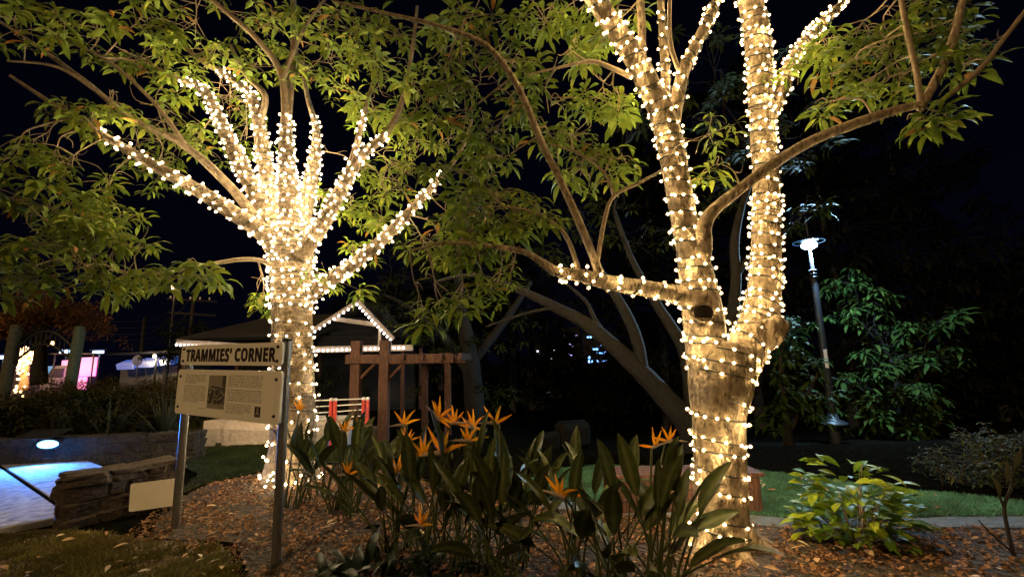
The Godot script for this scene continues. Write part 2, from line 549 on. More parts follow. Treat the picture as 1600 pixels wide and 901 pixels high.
func crown(tree: Node3D, limbs: Array, clusters: Array, sprays: Array, per: float, most: int, material: Material, twig_mat: Material, seed_: int, reach := 1.0, size := 1.0) -> void:
	rng.seed = seed_
	var eye := Vector3(0, 1.55, 0)
	var mb := MB.new()
	var samples := []
	for l in limbs:
		for k in range(l.size() / 4, l.size()): samples.append(l[k])
	var placed := []
	for c in clusters:
		var centre := xyz(c)
		var best: Vector4 = samples[0]
		var least := 1e9
		for s in samples:
			var d: float = (xyz(s) - centre).length() + s.w * 3.0
			if d < least:
				least = d
				best = s
		var a := xyz(best)
		var mid: Vector3 = (a + centre) * 0.5 + Vector3(rng.randf_range(-1, 1), rng.randf_range(0.2, 0.8), rng.randf_range(-1, 1)) * 0.14 * least
		var m2: Vector3 = mid.lerp(centre, 0.5) + Vector3(rng.randf_range(-1, 1), rng.randf_range(-1, 1), rng.randf_range(-1, 1)) * 0.06 * least
		var r0 := clampf(0.006 + 0.006 * least, 0.005, minf(0.016, best.w * 0.8))
		var branch := spline([best * Vector4(1, 1, 1, 0) + Vector4(0, 0, 0, r0), Vector4(mid.x, mid.y, mid.z, r0 * 0.75), Vector4(m2.x, m2.y, m2.z, r0 * 0.6), Vector4(centre.x, centre.y, centre.z, 0.004)], 4)
		tube(mb, branch, 5)
		if size < 1.5:
			for k in 3:
				var f0: Vector3 = xyz(branch[rng.randi_range(2, branch.size() - 1)])
				var d0: Vector3 = Vector3(rng.randfn(), rng.randfn() * 0.6 + 0.2, rng.randfn()).normalized() * c.w * rng.randf_range(0.5, 1.1)
				var f1: Vector3 = f0 + d0 * 0.55 + Vector3(rng.randf_range(-1, 1), rng.randf_range(-1, 1), rng.randf_range(-1, 1)) * 0.25 * c.w
				var f2: Vector3 = f0 + d0 + Vector3(0, rng.randf_range(-0.3, 0.3), 0) * c.w
				tube(mb, spline([Vector4(f0.x, f0.y, f0.z, 0.0065), Vector4(f1.x, f1.y, f1.z, 0.005), Vector4(f2.x, f2.y, f2.z, 0.0025)], 4), 4)
		var n := int(round(c.w * per * rng.randf_range(0.85, 1.2)))
		for k in maxi(n, 1):
			var off: Vector3 = Vector3(rng.randfn(), rng.randfn() * 0.62, rng.randfn()) * c.w * 0.62 * reach
			var tip: Vector3 = centre + off
			var from: Vector3 = xyz(branch[rng.randi_range(branch.size() / 2, branch.size() - 1)])
			var bend: Vector3 = (from + tip) * 0.5 + Vector3(rng.randf_range(-1, 1), rng.randf_range(0.0, 1.0), rng.randf_range(-1, 1)) * 0.22 * off.length()
			tube(mb, spline([Vector4(from.x, from.y, from.z, 0.0058), Vector4(bend.x, bend.y, bend.z, 0.0044), Vector4(tip.x, tip.y, tip.z, 0.0022)], 3), 4, 0.0, 1.0, Color.WHITE, false)
			var basis := Basis.from_euler(Vector3(rng.randf_range(-0.45, 0.45), rng.randf() * TAU, rng.randf_range(-0.45, 0.45))).scaled(Vector3.ONE * size * rng.randf_range(0.6, 1.25))
			placed.append([(tip - eye).length(), Transform3D(basis, tip), rng.randi() % sprays.size()])
	part(tree, "twigs", mb.mesh(), twig_mat, "stuff")
	placed.sort_custom(func(p, q): return p[0] < q[0])
	var rest := []
	for s in sprays: rest.append([])
	for i in placed.size():
		if i < most:
			var o := part(tree, "leaf_spray", sprays[placed[i][2]], material)
			o.transform = placed[i][1]
		else: rest[placed[i][2]].append(placed[i][1])
	for s in sprays.size():
		if rest[s].size() > 0: many(tree, "foliage", sprays[s], material, rest[s], [])

func tree_limbs(tree: Node3D, paths: Array, sides: Array, material: Material, thin: Material, rough: float) -> void:
	for i in paths.size():
		var mb := MB.new()
		tube(mb, paths[i], sides[i], rough if sides[i] > 8 else rough * 0.5)
		part(tree, "trunk" if i == 0 else "limb", mb.mesh(), material if sides[i] > 8 else thin)

var fork_tree := []
var spread_tree := []

func build_spread_tree() -> void:            # the left tree: one trunk, a fan of wrapped limbs
	var t := thing("fairy_lit_tree", "leafy tree with scaly trunk and fan of light-wrapped limbs behind the history sign", "tree", Vector3.ZERO, 0.0, "trees wrapped in fairy lights")
	spread_tree = limb_paths([
		[Vector4(-3.276, -0.242, -7, 0.583), Vector4(-3.269, -0.016, -7, 0.408), Vector4(-3.265, 0.444, -7, 0.321), Vector4(-3.303, 1.36, -7, 0.292), Vector4(-3.371, 2.319, -7, 0.282), Vector4(-3.417, 3.017, -7, 0.301), Vector4(-3.44, 3.447, -7, 0.311), Vector4(-3.46, 3.843, -7, 0.194)],
		[Vector4(-3.47, 3.069, -7, 0.165), Vector4(-3.744, 3.605, -6.8, 0.137), Vector4(-4.085, 3.874, -6.6, 0.115), Vector4(-4.578, 4.211, -6.3, 0.092), Vector4(-5.063, 4.498, -6, 0.071), Vector4(-5.496, 4.779, -5.7, 0.048), Vector4(-5.845, 5.013, -5.5, 0.031), Vector4(-6.305, 5.348, -5.3, 0.018)],
		[Vector4(-3.516, 3.377, -7, 0.146), Vector4(-3.877, 4.044, -7, 0.131), Vector4(-4.224, 4.667, -7, 0.122), Vector4(-4.584, 5.34, -7, 0.102), Vector4(-4.933, 6.033, -7, 0.083), Vector4(-5.19, 6.308, -7, 0.058), Vector4(-5.52, 6.391, -6.9, 0.038), Vector4(-5.978, 6.682, -6.8, 0.024)],
		[Vector4(-3.541, 3.507, -7.1, 0.148), Vector4(-3.875, 4.331, -7.2, 0.13), Vector4(-4.076, 5.029, -7.2, 0.115), Vector4(-4.205, 5.723, -7.2, 0.1), Vector4(-4.414, 6.261, -7.2, 0.075), Vector4(-4.917, 6.673, -7.2, 0.05), Vector4(-5.111, 6.754, -7.1, 0.039), Vector4(-5.646, 7.179, -7, 0.024)],
		[Vector4(-3.387, 3.348, -6.9, 0.163), Vector4(-3.435, 4.243, -6.8, 0.142), Vector4(-3.505, 4.987, -6.8, 0.113), Vector4(-3.531, 5.479, -6.8, 0.085), Vector4(-3.505, 6.149, -6.8, 0.066), Vector4(-3.468, 6.84, -6.8, 0.057), Vector4(-3.532, 7.676, -6.8, 0.047), Vector4(-3.642, 8.544, -6.8, 0.028)],
		[Vector4(-3.404, 3.398, -7.1, 0.138), Vector4(-3.336, 4.25, -7.2, 0.12), Vector4(-3.286, 4.996, -7.3, 0.101), Vector4(-3.267, 5.575, -7.3, 0.061), Vector4(-3.451, 6.235, -7.3, 0.041), Vector4(-3.594, 6.913, -7.3, 0.025)],
		[Vector4(-3.209, 3.269, -6.8, 0.132), Vector4(-2.846, 3.711, -6.7, 0.112), Vector4(-2.518, 4.273, -6.6, 0.096), Vector4(-2.208, 4.72, -6.5, 0.077), Vector4(-1.866, 4.957, -6.4, 0.058), Vector4(-1.589, 5.366, -6.3, 0.039), Vector4(-1.412, 6.087, -6.2, 0.03), Vector4(-1.323, 6.967, -6.2, 0.022)],
		[Vector4(-2.49, 4.292, -6.6, 0.064), Vector4(-2.333, 4.887, -6.6, 0.05), Vector4(-2.238, 5.382, -6.6, 0.041), Vector4(-2.103, 5.975, -6.6, 0.023)],
		[Vector4(-3.229, 2.611, -7, 0.126), Vector4(-2.844, 2.862, -6.9, 0.115), Vector4(-2.36, 3.146, -6.8, 0.094), Vector4(-1.903, 3.485, -6.7, 0.084), Vector4(-1.452, 3.909, -6.6, 0.064), Vector4(-1.023, 4.34, -6.5, 0.045), Vector4(-0.703, 4.71, -6.4, 0.027), Vector4(-0.506, 5.269, -6.4, 0.018)],
		[Vector4(-3.514, 2.98, -6.9, 0.053), Vector4(-3.609, 3.136, -6.6, 0.041), Vector4(-3.841, 3.144, -6.4, 0.036), Vector4(-4.246, 2.988, -6.1, 0.03), Vector4(-4.526, 2.846, -5.8, 0.024), Vector4(-4.851, 2.831, -5.6, 0.019), Vector4(-5.184, 3.02, -5.4, 0.015)],
		[Vector4(-3.64, 3.457, -6.9, 0.086), Vector4(-4.07, 4.085, -6.8, 0.076), Vector4(-4.424, 4.532, -6.6, 0.064), Vector4(-4.903, 4.964, -6.4, 0.053), Vector4(-5.487, 5.249, -6.2, 0.043), Vector4(-6.066, 5.747, -6, 0.033), Vector4(-6.761, 6.277, -5.8, 0.024), Vector4(-7.31, 6.63, -5.6, 0.016)],
		[Vector4(-3.527, 5.205, -6.8, 0.066), Vector4(-3.539, 6.128, -6.6, 0.055), Vector4(-3.785, 6.555, -6.3, 0.044), Vector4(-4.177, 6.86, -6, 0.033), Vector4(-4.683, 7.245, -5.8, 0.02)],
		[Vector4(-3.526, 6.073, -6.6, 0.041), Vector4(-3.209, 6.615, -6.4, 0.031), Vector4(-2.897, 7.046, -6.3, 0.022), Vector4(-2.432, 7.558, -6.2, 0.017)],
		[Vector4(-4.201, 5.665, -7.2, 0.06), Vector4(-4.068, 6.128, -7.1, 0.049), Vector4(-4.418, 6.517, -7.1, 0.039), Vector4(-4.656, 7.028, -7, 0.024)],
		[Vector4(-5.388, 5.196, -6.2, 0.034), Vector4(-5.663, 5.422, -5.9, 0.025), Vector4(-6.031, 5.667, -5.6, 0.019), Vector4(-6.498, 5.632, -5.4, 0.011)],
		[Vector4(-4.802, 4.9, -6.4, 0.036), Vector4(-5.185, 5.494, -6.2, 0.026), Vector4(-5.832, 6.095, -6, 0.021), Vector4(-6.594, 6.373, -5.8, 0.012)],
	], 5)
	tree_limbs(t, spread_tree, [26, 16, 16, 16, 16, 14, 14, 10, 14, 6, 10, 8, 6, 8, 6, 6], M.bark_scaly, M.twig, 0.07)
	var names := ["the broad trunk of the tree behind the sign", "the long limb reaching far left over the path", "the hooked upswept limb left of the middle", "the steep limb just left of the middle limb", "the upright middle limb of the left tree", "the short limb just right of the middle limb", "the limb slanting up right beside the leaves", "the thin spur above the slanting right limb", "the low limb reaching right above the pavilion gable"]
	var t0 := [0.1, 0.12, 0.1, 0.1, 0.06, 0.06, 0.06, 0.1, 0.08]
	var t1 := [0.99, 0.72, 0.86, 0.82, 0.46, 0.7, 0.62, 0.75, 0.76]
	var pitch := [0.18, 0.17, 0.15, 0.15, 0.12, 0.13, 0.13, 0.18, 0.15]
	var gap := [0.115, 0.072, 0.072, 0.072, 0.072, 0.075, 0.07, 0.08, 0.068]
	for i in names.size():
		fairy_string("warm white fairy lights wound round " + names[i], "warm fairy lights on the left tree", slice(spread_tree[i], t0[i], t1[i]), pitch[i], gap[i], 0.0125, Color(1.0, 0.77, 0.44), 0.031)
	var collar := []
	for q in slice(spread_tree[0], 0.6, 1.0): collar.append(Vector4(q.x, q.y, q.z, q.w * 1.1))
	fairy_string("dense warm white fairy lights at the crotch where the left tree's limbs part", "warm fairy lights on the left tree", collar, 0.13, 0.11, 0.0125, Color(1.0, 0.77, 0.44), 0.02)
	var roots := spline([Vector4(-3.198, 0.114, -6.8, 0.189), Vector4(-3.192, 0.132, -6.5, 0.099), Vector4(-3.358, 0.151, -6.3, 0.052)], 4)
	fairy_string("loose end of warm fairy lights trailing over the mulch at the left tree's foot", "warm fairy lights on the left tree", roots, 0.3, 0.12, 0.0125, Color(1.0, 0.77, 0.44), 0.031)
	var sprays := []
	for k in 6: sprays.append(spray_mesh(100 + k, 0.165 + 0.016 * k, 5 + k % 3, Color(0.126, 0.188, 0.024)))
	var cl := [
		Vector4(-6.265, 6.067, -5.2, 0.397), Vector4(-6.194, 6.546, -5.6, 0.428), Vector4(-5.788, 6.45, -5.8, 0.403), Vector4(-5.346, 6.757, -6, 0.458), Vector4(-4.822, 6.692, -6.2, 0.474), Vector4(-4.294, 7.061, -6.4, 0.444), Vector4(-3.524, 6.815, -6.2, 0.388), Vector4(-2.93, 7.047, -6.5, 0.497), Vector4(-2.277, 6.664, -6.4, 0.489), Vector4(-1.628, 6.487, -6.2, 0.431), Vector4(-0.923, 6.464, -6, 0.417),
		Vector4(-5.818, 6.332, -6.4, 0.444), Vector4(-5.455, 6.634, -6.6, 0.458), Vector4(-4.83, 6.764, -6.8, 0.425), Vector4(-2.739, 6.327, -6.6, 0.458), Vector4(-1.995, 6.069, -6.5, 0.451), Vector4(-1.402, 5.703, -6.3, 0.394), Vector4(-2.25, 5.768, -6.7, 0.419), Vector4(-4.198, 6.655, -7, 0.389), Vector4(-3.536, 6.656, -7.2, 0.4),
		Vector4(-5.717, 4.991, -5.5, 0.229), Vector4(-5.498, 4.843, -5.6, 0.233), Vector4(-5.362, 5.255, -5.8, 0.322), Vector4(-5.818, 4.394, -5.2, 0.289), Vector4(-5.622, 4.229, -5.3, 0.294), Vector4(-5.686, 3.659, -5, 0.312), Vector4(-5.552, 3.613, -5.2, 0.325), Vector4(-5.452, 4.127, -5.4, 0.3), Vector4(-5.358, 3.961, -5.8, 0.322), Vector4(-5.362, 3.509, -5.5, 0.306), Vector4(-5.146, 3.584, -5.8, 0.282),
		Vector4(-5.365, 2.956, -4.8, 0.3), Vector4(-5.169, 3.099, -5, 0.347), Vector4(-4.91, 3.148, -5.2, 0.325), Vector4(-5.041, 2.617, -4.8, 0.3), Vector4(-4.82, 2.736, -5, 0.312), Vector4(-4.675, 3.17, -5.3, 0.294), Vector4(-4.541, 3.09, -5.4, 0.263), Vector4(-4.503, 2.653, -5.3, 0.294), Vector4(-4.183, 2.625, -5.5, 0.29), Vector4(-3.939, 2.729, -5.8, 0.258), Vector4(-4.764, 2.567, -5.2, 0.274), Vector4(-5.273, 2.568, -4.8, 0.267), Vector4(-5.857, 4.054, -5, 0.312),
		Vector4(-5.44, 5.397, -7.4, 0.514), Vector4(-5.751, 5.594, -7.2, 0.5), Vector4(-6.085, 5.194, -7, 0.438), Vector4(-5.096, 6.405, -7.8, 0.487), Vector4(-3.705, 6.947, -7.8, 0.433), Vector4(-5.21, 6.476, -7.6, 0.475), Vector4(-4.818, 5.817, -7.9, 0.439), Vector4(-5.625, 4.761, -7, 0.34),
		Vector4(-2.975, 4.312, -7.4, 0.308), Vector4(-2.586, 4.256, -7.4, 0.308), Vector4(-2.17, 5.664, -7.2, 0.35), Vector4(-1.513, 5.254, -6.6, 0.367), Vector4(-1.507, 5.29, -7.3, 0.426), Vector4(-2.123, 4.53, -7.5, 0.417), Vector4(-1.71, 4.866, -7.5, 0.438), Vector4(-0.892, 4.919, -6.4, 0.356), Vector4(-3.804, 2.792, -7.1, 0.276), Vector4(-3.995, 2.578, -7.2, 0.25), Vector4(-2.887, 2.92, -7.1, 0.296), Vector4(-2.607, 3.526, -7.4, 0.308), Vector4(-2.107, 3.985, -7.4, 0.308), Vector4(-1.173, 3.231, -6.3, 0.263), Vector4(-0.735, 3.561, -6.2, 0.344), Vector4(-0.96, 3.062, -6.2, 0.258), Vector4(-2.63, 4.996, -7.6, 0.317), Vector4(-3.243, 4.562, -7.5, 0.312),
	]
	crown(t, spread_tree, cl, sprays, 16.5, 290, M.leaf, M.twig, 41)

func build_fork_tree() -> void:              # the right tree: two stems from one short bole
	var t := thing("fairy_lit_tree", "forked tree with hollow knot and burl, twin light-wrapped stems, right of the orange flowers", "tree", Vector3.ZERO, 0.0, "trees wrapped in fairy lights")
	fork_tree = limb_paths([
		[Vector4(1.712, -0.172, -4.24, 0.294), Vector4(1.72, -0.041, -4.24, 0.265), Vector4(1.729, 0.1, -4.24, 0.236), Vector4(1.749, 0.306, -4.24, 0.221), Vector4(1.775, 0.674, -4.24, 0.212), Vector4(1.802, 1.054, -4.24, 0.224), Vector4(1.849, 1.304, -4.25, 0.272), Vector4(1.888, 1.513, -4.25, 0.283), Vector4(1.92, 1.674, -4.26, 0.237)],
		[Vector4(1.783, 1.165, -4.25, 0.118), Vector4(1.756, 1.505, -4.23, 0.182), Vector4(1.742, 1.909, -4.2, 0.178), Vector4(1.717, 2.265, -4.2, 0.155), Vector4(1.68, 2.571, -4.2, 0.128), Vector4(1.641, 2.883, -4.2, 0.12), Vector4(1.614, 3.268, -4.2, 0.117), Vector4(1.582, 3.631, -4.2, 0.12), Vector4(1.521, 3.918, -4.17, 0.122), Vector4(1.405, 4.136, -4.1, 0.108), Vector4(1.269, 4.344, -4, 0.1), Vector4(1.063, 4.626, -3.9, 0.092), Vector4(0.849, 4.886, -3.8, 0.079), Vector4(0.613, 5.206, -3.7, 0.067)],
		[Vector4(1.929, 1.261, -4.27, 0.178), Vector4(2.106, 1.554, -4.33, 0.198), Vector4(2.299, 1.791, -4.4, 0.183), Vector4(2.435, 2.101, -4.45, 0.161), Vector4(2.52, 2.423, -4.48, 0.143), Vector4(2.593, 2.955, -4.5, 0.131), Vector4(2.65, 3.434, -4.5, 0.125), Vector4(2.674, 3.93, -4.5, 0.125), Vector4(2.707, 4.444, -4.5, 0.125), Vector4(2.74, 4.975, -4.5, 0.131), Vector4(2.71, 5.448, -4.5, 0.119), Vector4(2.652, 6.02, -4.5, 0.1)],
		[Vector4(2.697, 3.893, -4.5, 0.075), Vector4(2.934, 4.4, -4.5, 0.078), Vector4(3.138, 4.771, -4.5, 0.069), Vector4(3.386, 5.072, -4.5, 0.056), Vector4(3.666, 5.323, -4.5, 0.041), Vector4(4.038, 5.689, -4.5, 0.028)],
		[Vector4(1.576, 3.698, -4.2, 0.082), Vector4(1.685, 4.102, -4.2, 0.067), Vector4(1.775, 4.399, -4.2, 0.061), Vector4(1.908, 4.659, -4.2, 0.058), Vector4(2.064, 4.944, -4.2, 0.053), Vector4(2.205, 5.236, -4.2, 0.047), Vector4(2.4, 5.647, -4.2, 0.038)],
		[Vector4(1.558, 3.895, -4.25, 0.059), Vector4(1.632, 4.451, -4.3, 0.045), Vector4(1.638, 4.853, -4.3, 0.042), Vector4(1.648, 5.304, -4.3, 0.036), Vector4(1.671, 5.769, -4.3, 0.027)],
		[Vector4(1.666, 2.099, -4.2, 0.117), Vector4(1.53, 2.14, -4.17, 0.087), Vector4(1.397, 2.17, -4.15, 0.078), Vector4(1.153, 2.21, -4.1, 0.074), Vector4(0.847, 2.247, -4, 0.069), Vector4(0.617, 2.302, -3.95, 0.06), Vector4(0.39, 2.337, -3.9, 0.046), Vector4(0.253, 2.42, -3.85, 0.032), Vector4(0.117, 2.491, -3.8, 0.026), Vector4(-0.098, 2.528, -3.75, 0.023), Vector4(-0.334, 2.549, -3.7, 0.018), Vector4(-0.565, 2.548, -3.65, 0.013), Vector4(-0.815, 2.478, -3.6, 0.008)],
		[Vector4(0.802, 2.254, -4, 0.047), Vector4(0.721, 2.517, -4, 0.039), Vector4(0.596, 2.877, -4, 0.036), Vector4(0.44, 3.28, -4, 0.033), Vector4(0.31, 3.586, -4, 0.033), Vector4(0.202, 3.911, -4, 0.033), Vector4(0.054, 4.225, -3.95, 0.03), Vector4(-0.19, 4.529, -3.9, 0.027), Vector4(-0.584, 4.649, -3.8, 0.021), Vector4(-1.09, 4.726, -3.7, 0.015), Vector4(-1.517, 4.769, -3.6, 0.01)],
		[Vector4(1.722, 2.26, -4.17, 0.075), Vector4(1.759, 2.573, -4.1, 0.077), Vector4(1.781, 2.767, -4.08, 0.068), Vector4(1.86, 2.894, -4.03, 0.056), Vector4(2.035, 3.029, -3.95, 0.049), Vector4(2.245, 3.176, -3.88, 0.049), Vector4(2.441, 3.301, -3.8, 0.047), Vector4(2.671, 3.405, -3.7, 0.044), Vector4(2.938, 3.477, -3.6, 0.043), Vector4(3.232, 3.555, -3.55, 0.037), Vector4(3.436, 3.577, -3.5, 0.029)],
		[Vector4(3.399, 3.543, -3.5, 0.027), Vector4(3.414, 3.878, -3.5, 0.022), Vector4(3.4, 4.236, -3.5, 0.022), Vector4(3.401, 4.667, -3.5, 0.019), Vector4(3.408, 5.049, -3.5, 0.015)],
		[Vector4(3.406, 3.544, -3.52, 0.034), Vector4(3.646, 3.918, -3.5, 0.032), Vector4(3.804, 4.268, -3.48, 0.029), Vector4(3.919, 4.614, -3.46, 0.026), Vector4(4.029, 4.988, -3.46, 0.019)],
		[Vector4(3.541, 3.574, -3.5, 0.019), Vector4(3.865, 3.819, -3.45, 0.022), Vector4(4.072, 4.066, -3.4, 0.019), Vector4(4.308, 4.352, -3.35, 0.016), Vector4(4.509, 4.627, -3.3, 0.011)],
		[Vector4(0.595, 2.319, -3.95, 0.025), Vector4(0.519, 2.598, -3.95, 0.022), Vector4(0.397, 2.762, -3.9, 0.019), Vector4(0.172, 2.851, -3.8, 0.013), Vector4(-0.063, 2.886, -3.75, 0.01)],
		[Vector4(0.738, 2.314, -4, 0.025), Vector4(0.854, 2.828, -4, 0.022), Vector4(0.954, 3.043, -4, 0.019), Vector4(1.181, 3.145, -3.95, 0.016), Vector4(1.356, 3.222, -3.9, 0.011)],
		[Vector4(1.31, 4.296, -4.03, 0.036), Vector4(1.319, 4.682, -3.98, 0.039), Vector4(1.323, 5.11, -3.95, 0.036), Vector4(1.31, 5.455, -3.9, 0.027)],
		[Vector4(1.752, 4.358, -4.2, 0.026), Vector4(1.68, 4.644, -4.2, 0.023), Vector4(1.683, 4.992, -4.2, 0.023), Vector4(1.746, 5.514, -4.2, 0.018)],
		[Vector4(1.196, 4.259, -4.05, 0.028), Vector4(1.034, 4.31, -4, 0.025), Vector4(0.815, 4.362, -3.95, 0.022), Vector4(0.533, 4.282, -3.9, 0.014), Vector4(0.171, 4.167, -3.85, 0.008)],
		[Vector4(0.953, 3.031, -4, 0.017), Vector4(0.869, 3.246, -3.95, 0.014), Vector4(0.639, 3.414, -3.9, 0.011), Vector4(0.378, 3.489, -3.85, 0.008)],
	], 5)
	tree_limbs(t, fork_tree, [30, 26, 26, 16, 16, 12, 18, 9, 18, 6, 9, 6, 6, 6, 9, 6, 6, 5], M.bark, M.twig, 0.06)
	for r in 8:
		var an := TAU * r / 8.0 + 0.25 * sin(r * 5.0)
		var d := Vector3(cos(an), 0, sin(an))
		var c := Vector3(1.735, 0.0, -4.24)
		var p0 := c + d * 0.16 + Vector3(0, 0.24, 0)
		var p1 := c + d * 0.225 + Vector3(0, 0.07, 0)
		var p2 := c + d * (0.36 + 0.06 * sin(r * 3.0)) + Vector3(0, -0.01, 0)
		var p3 := c + d * 0.56 + Vector3(0.05 * sin(r * 7.0), -0.06, 0)
		var rm := MB.new()
		tube(rm, spline([Vector4(p0.x, p0.y, p0.z, 0.06), Vector4(p1.x, p1.y, p1.z, 0.075), Vector4(p2.x, p2.y, p2.z, 0.05), Vector4(p3.x, p3.y, p3.z, 0.02)], 5), 10, 0.16, 4.0)
		part(t, "root", rm.mesh(), M.bark)
	# the burl: a sawn, rough-ended stub on the outer side of the right stem
	var mb := MB.new()
	tube(mb, spline([Vector4(2.261, 1.741, -4.36, 0.157), Vector4(2.342, 1.783, -4.3, 0.125), Vector4(2.431, 1.825, -4.26, 0.112), Vector4(2.493, 1.845, -4.24, 0.088), Vector4(2.517, 1.85, -4.24, 0.035)], 6), 24, 0.75, 5.0)
	part(t, "burl", mb.mesh(), M.bark)
	# the hollow knot: a raised lip round a dark plug, the hole's shade painted on
	mb = MB.new()
	var hub := Vector3(1.654, 1.957, -3.985)
	var ring := []
	for k in 19:
		var a := TAU * k / 18.0
		ring.append(Vector4(hub.x + cos(a) * 0.098, hub.y + sin(a) * 0.07, hub.z + 0.015 - 0.05 * cos(a) * cos(a), 0.015 + 0.006 * sin(a * 3.0)))
	tube(mb, ring, 8, 0.2, 6.0)
	part(t, "knot_lip", mb.mesh(), M.bark)
	mb = MB.new()
	tube(mb, [Vector4(hub.x, hub.y, hub.z + 0.004, 0.085), Vector4(hub.x, hub.y, hub.z - 0.03, 0.07)], 16)
	var hollow := part(t, "knot_dark_plug", mb.mesh(), mat(Color(0.03, 0.02, 0.013), 0.95))
	hollow.scale = Vector3.ONE
	var names := ["the lower bole of the forked tree", "the left stem of the forked tree", "the right stem of the forked tree", "the limb leaning out atop the right stem", "the slanting limb above the left stem's fork", "the thin upright limb in the left stem's fork", "the level limb reaching left above the flowers"]
	var t0 := [0.12, 0.1, 0.1, 0.12, 0.15, 0.2, 0.1]
	var t1 := [0.70, 1.0, 1.0, 0.9, 1.0, 1.0, 0.5]
	var pitch := [0.15, 0.12, 0.12, 0.12, 0.16, 0.18, 0.16]
	var gap := [0.068, 0.066, 0.064, 0.06, 0.085, 0.09, 0.07]
	for i in names.size():
		fairy_string("warm white fairy lights wound round " + names[i], "warm fairy lights on the forked tree", slice(fork_tree[i], t0[i], t1[i]), pitch[i], gap[i], 0.0096, Color(1.0, 0.71, 0.34), 0.028)
	fairy_string("close loops of warm fairy lights round the fork under the hollow knot", "warm fairy lights on the forked tree", slice(fork_tree[0], 0.8, 0.97), 0.075, 0.085, 0.0096, Color(1.0, 0.71, 0.34), 0.028)
	var sprays := []
	for k in 6: sprays.append(spray_mesh(200 + k, 0.135 + 0.014 * k, 5 + k % 3, Color(0.126, 0.190, 0.024)))
	var cl := [
		Vector4(-0.186, 4.788, -4.1, 0.285), Vector4(0.062, 4.55, -4.2, 0.292), Vector4(0.401, 4.995, -4.2, 0.292), Vector4(0.627, 4.699, -4.3, 0.269), Vector4(-0.328, 4.266, -4.2, 0.28), Vector4(0.049, 4.093, -4.3, 0.269), Vector4(-0.209, 3.817, -4.2, 0.263), Vector4(0.462, 4.19, -4.4, 0.275), Vector4(0.684, 3.845, -4.3, 0.239), Vector4(0.995, 4.22, -4.3, 0.227), Vector4(1.108, 4.003, -4.2, 0.175), Vector4(0.822, 3.492, -4.1, 0.199), Vector4(1.012, 3.435, -4.1, 0.199), Vector4(-0.214, 3.504, -4.2, 0.245), Vector4(-0.476, 3.393, -4.2, 0.233), Vector4(-0.083, 3.148, -4.1, 0.239), Vector4(-0.433, 2.937, -4, 0.233), Vector4(0.253, 2.812, -3.9, 0.184), Vector4(0.027, 2.772, -3.9, 0.206), Vector4(0.662, 3.404, -4.3, 0.215), Vector4(0.511, 3.784, -4.4, 0.244), Vector4(-0.425, 2.612, -3.8, 0.201), Vector4(-0.208, 2.837, -3.9, 0.206), Vector4(-0.341, 2.723, -3.8, 0.158), Vector4(-0.394, 3.157, -4.1, 0.194),
		Vector4(-0.286, 2.204, -3.7, 0.154), Vector4(-0.132, 2.17, -3.75, 0.146), Vector4(-0.709, 1.974, -3.65, 0.112), Vector4(-0.515, 2.03, -3.65, 0.132), Vector4(-0.407, 2.096, -3.7, 0.123), Vector4(0.005, 2.36, -3.85, 0.128), Vector4(-0.302, 4.957, -4, 0.25), Vector4(-0.582, 4.626, -4.2, 0.263), Vector4(-0.598, 4.267, -4.3, 0.239), Vector4(-0.503, 3.914, -4.3, 0.227), Vector4(1.048, 5.027, -4.5, 0.25), Vector4(0.768, 5.264, -4.4, 0.275),
		Vector4(1.875, 3.648, -4, 0.167), Vector4(1.901, 3.335, -4.05, 0.124),
		Vector4(3.024, 4.447, -4.2, 0.222), Vector4(3.172, 4.247, -4.1, 0.216), Vector4(3.417, 4.643, -4.1, 0.239), Vector4(3.578, 4.583, -3.9, 0.227), Vector4(3.748, 4.386, -3.8, 0.211), Vector4(3.935, 4.315, -3.7, 0.206), Vector4(4.148, 4.169, -3.6, 0.18), Vector4(3.24, 4.712, -4.2, 0.222), Vector4(3.302, 4.042, -3.9, 0.195), Vector4(3.518, 3.982, -3.8, 0.179), Vector4(3.894, 3.994, -3.6, 0.17), Vector4(3.371, 3.442, -3.5, 0.117), Vector4(3.602, 3.447, -3.5, 0.126), Vector4(3.471, 4.286, -3.9, 0.206), Vector4(3.748, 4.73, -3.8, 0.237), Vector4(4.108, 4.632, -3.7, 0.206), Vector4(2.995, 3.907, -4, 0.144),
		Vector4(1.341, 5.756, -5, 0.278),
	]
	crown(t, fork_tree, cl, sprays, 21.0, 290, M.leaf, M.twig, 42)

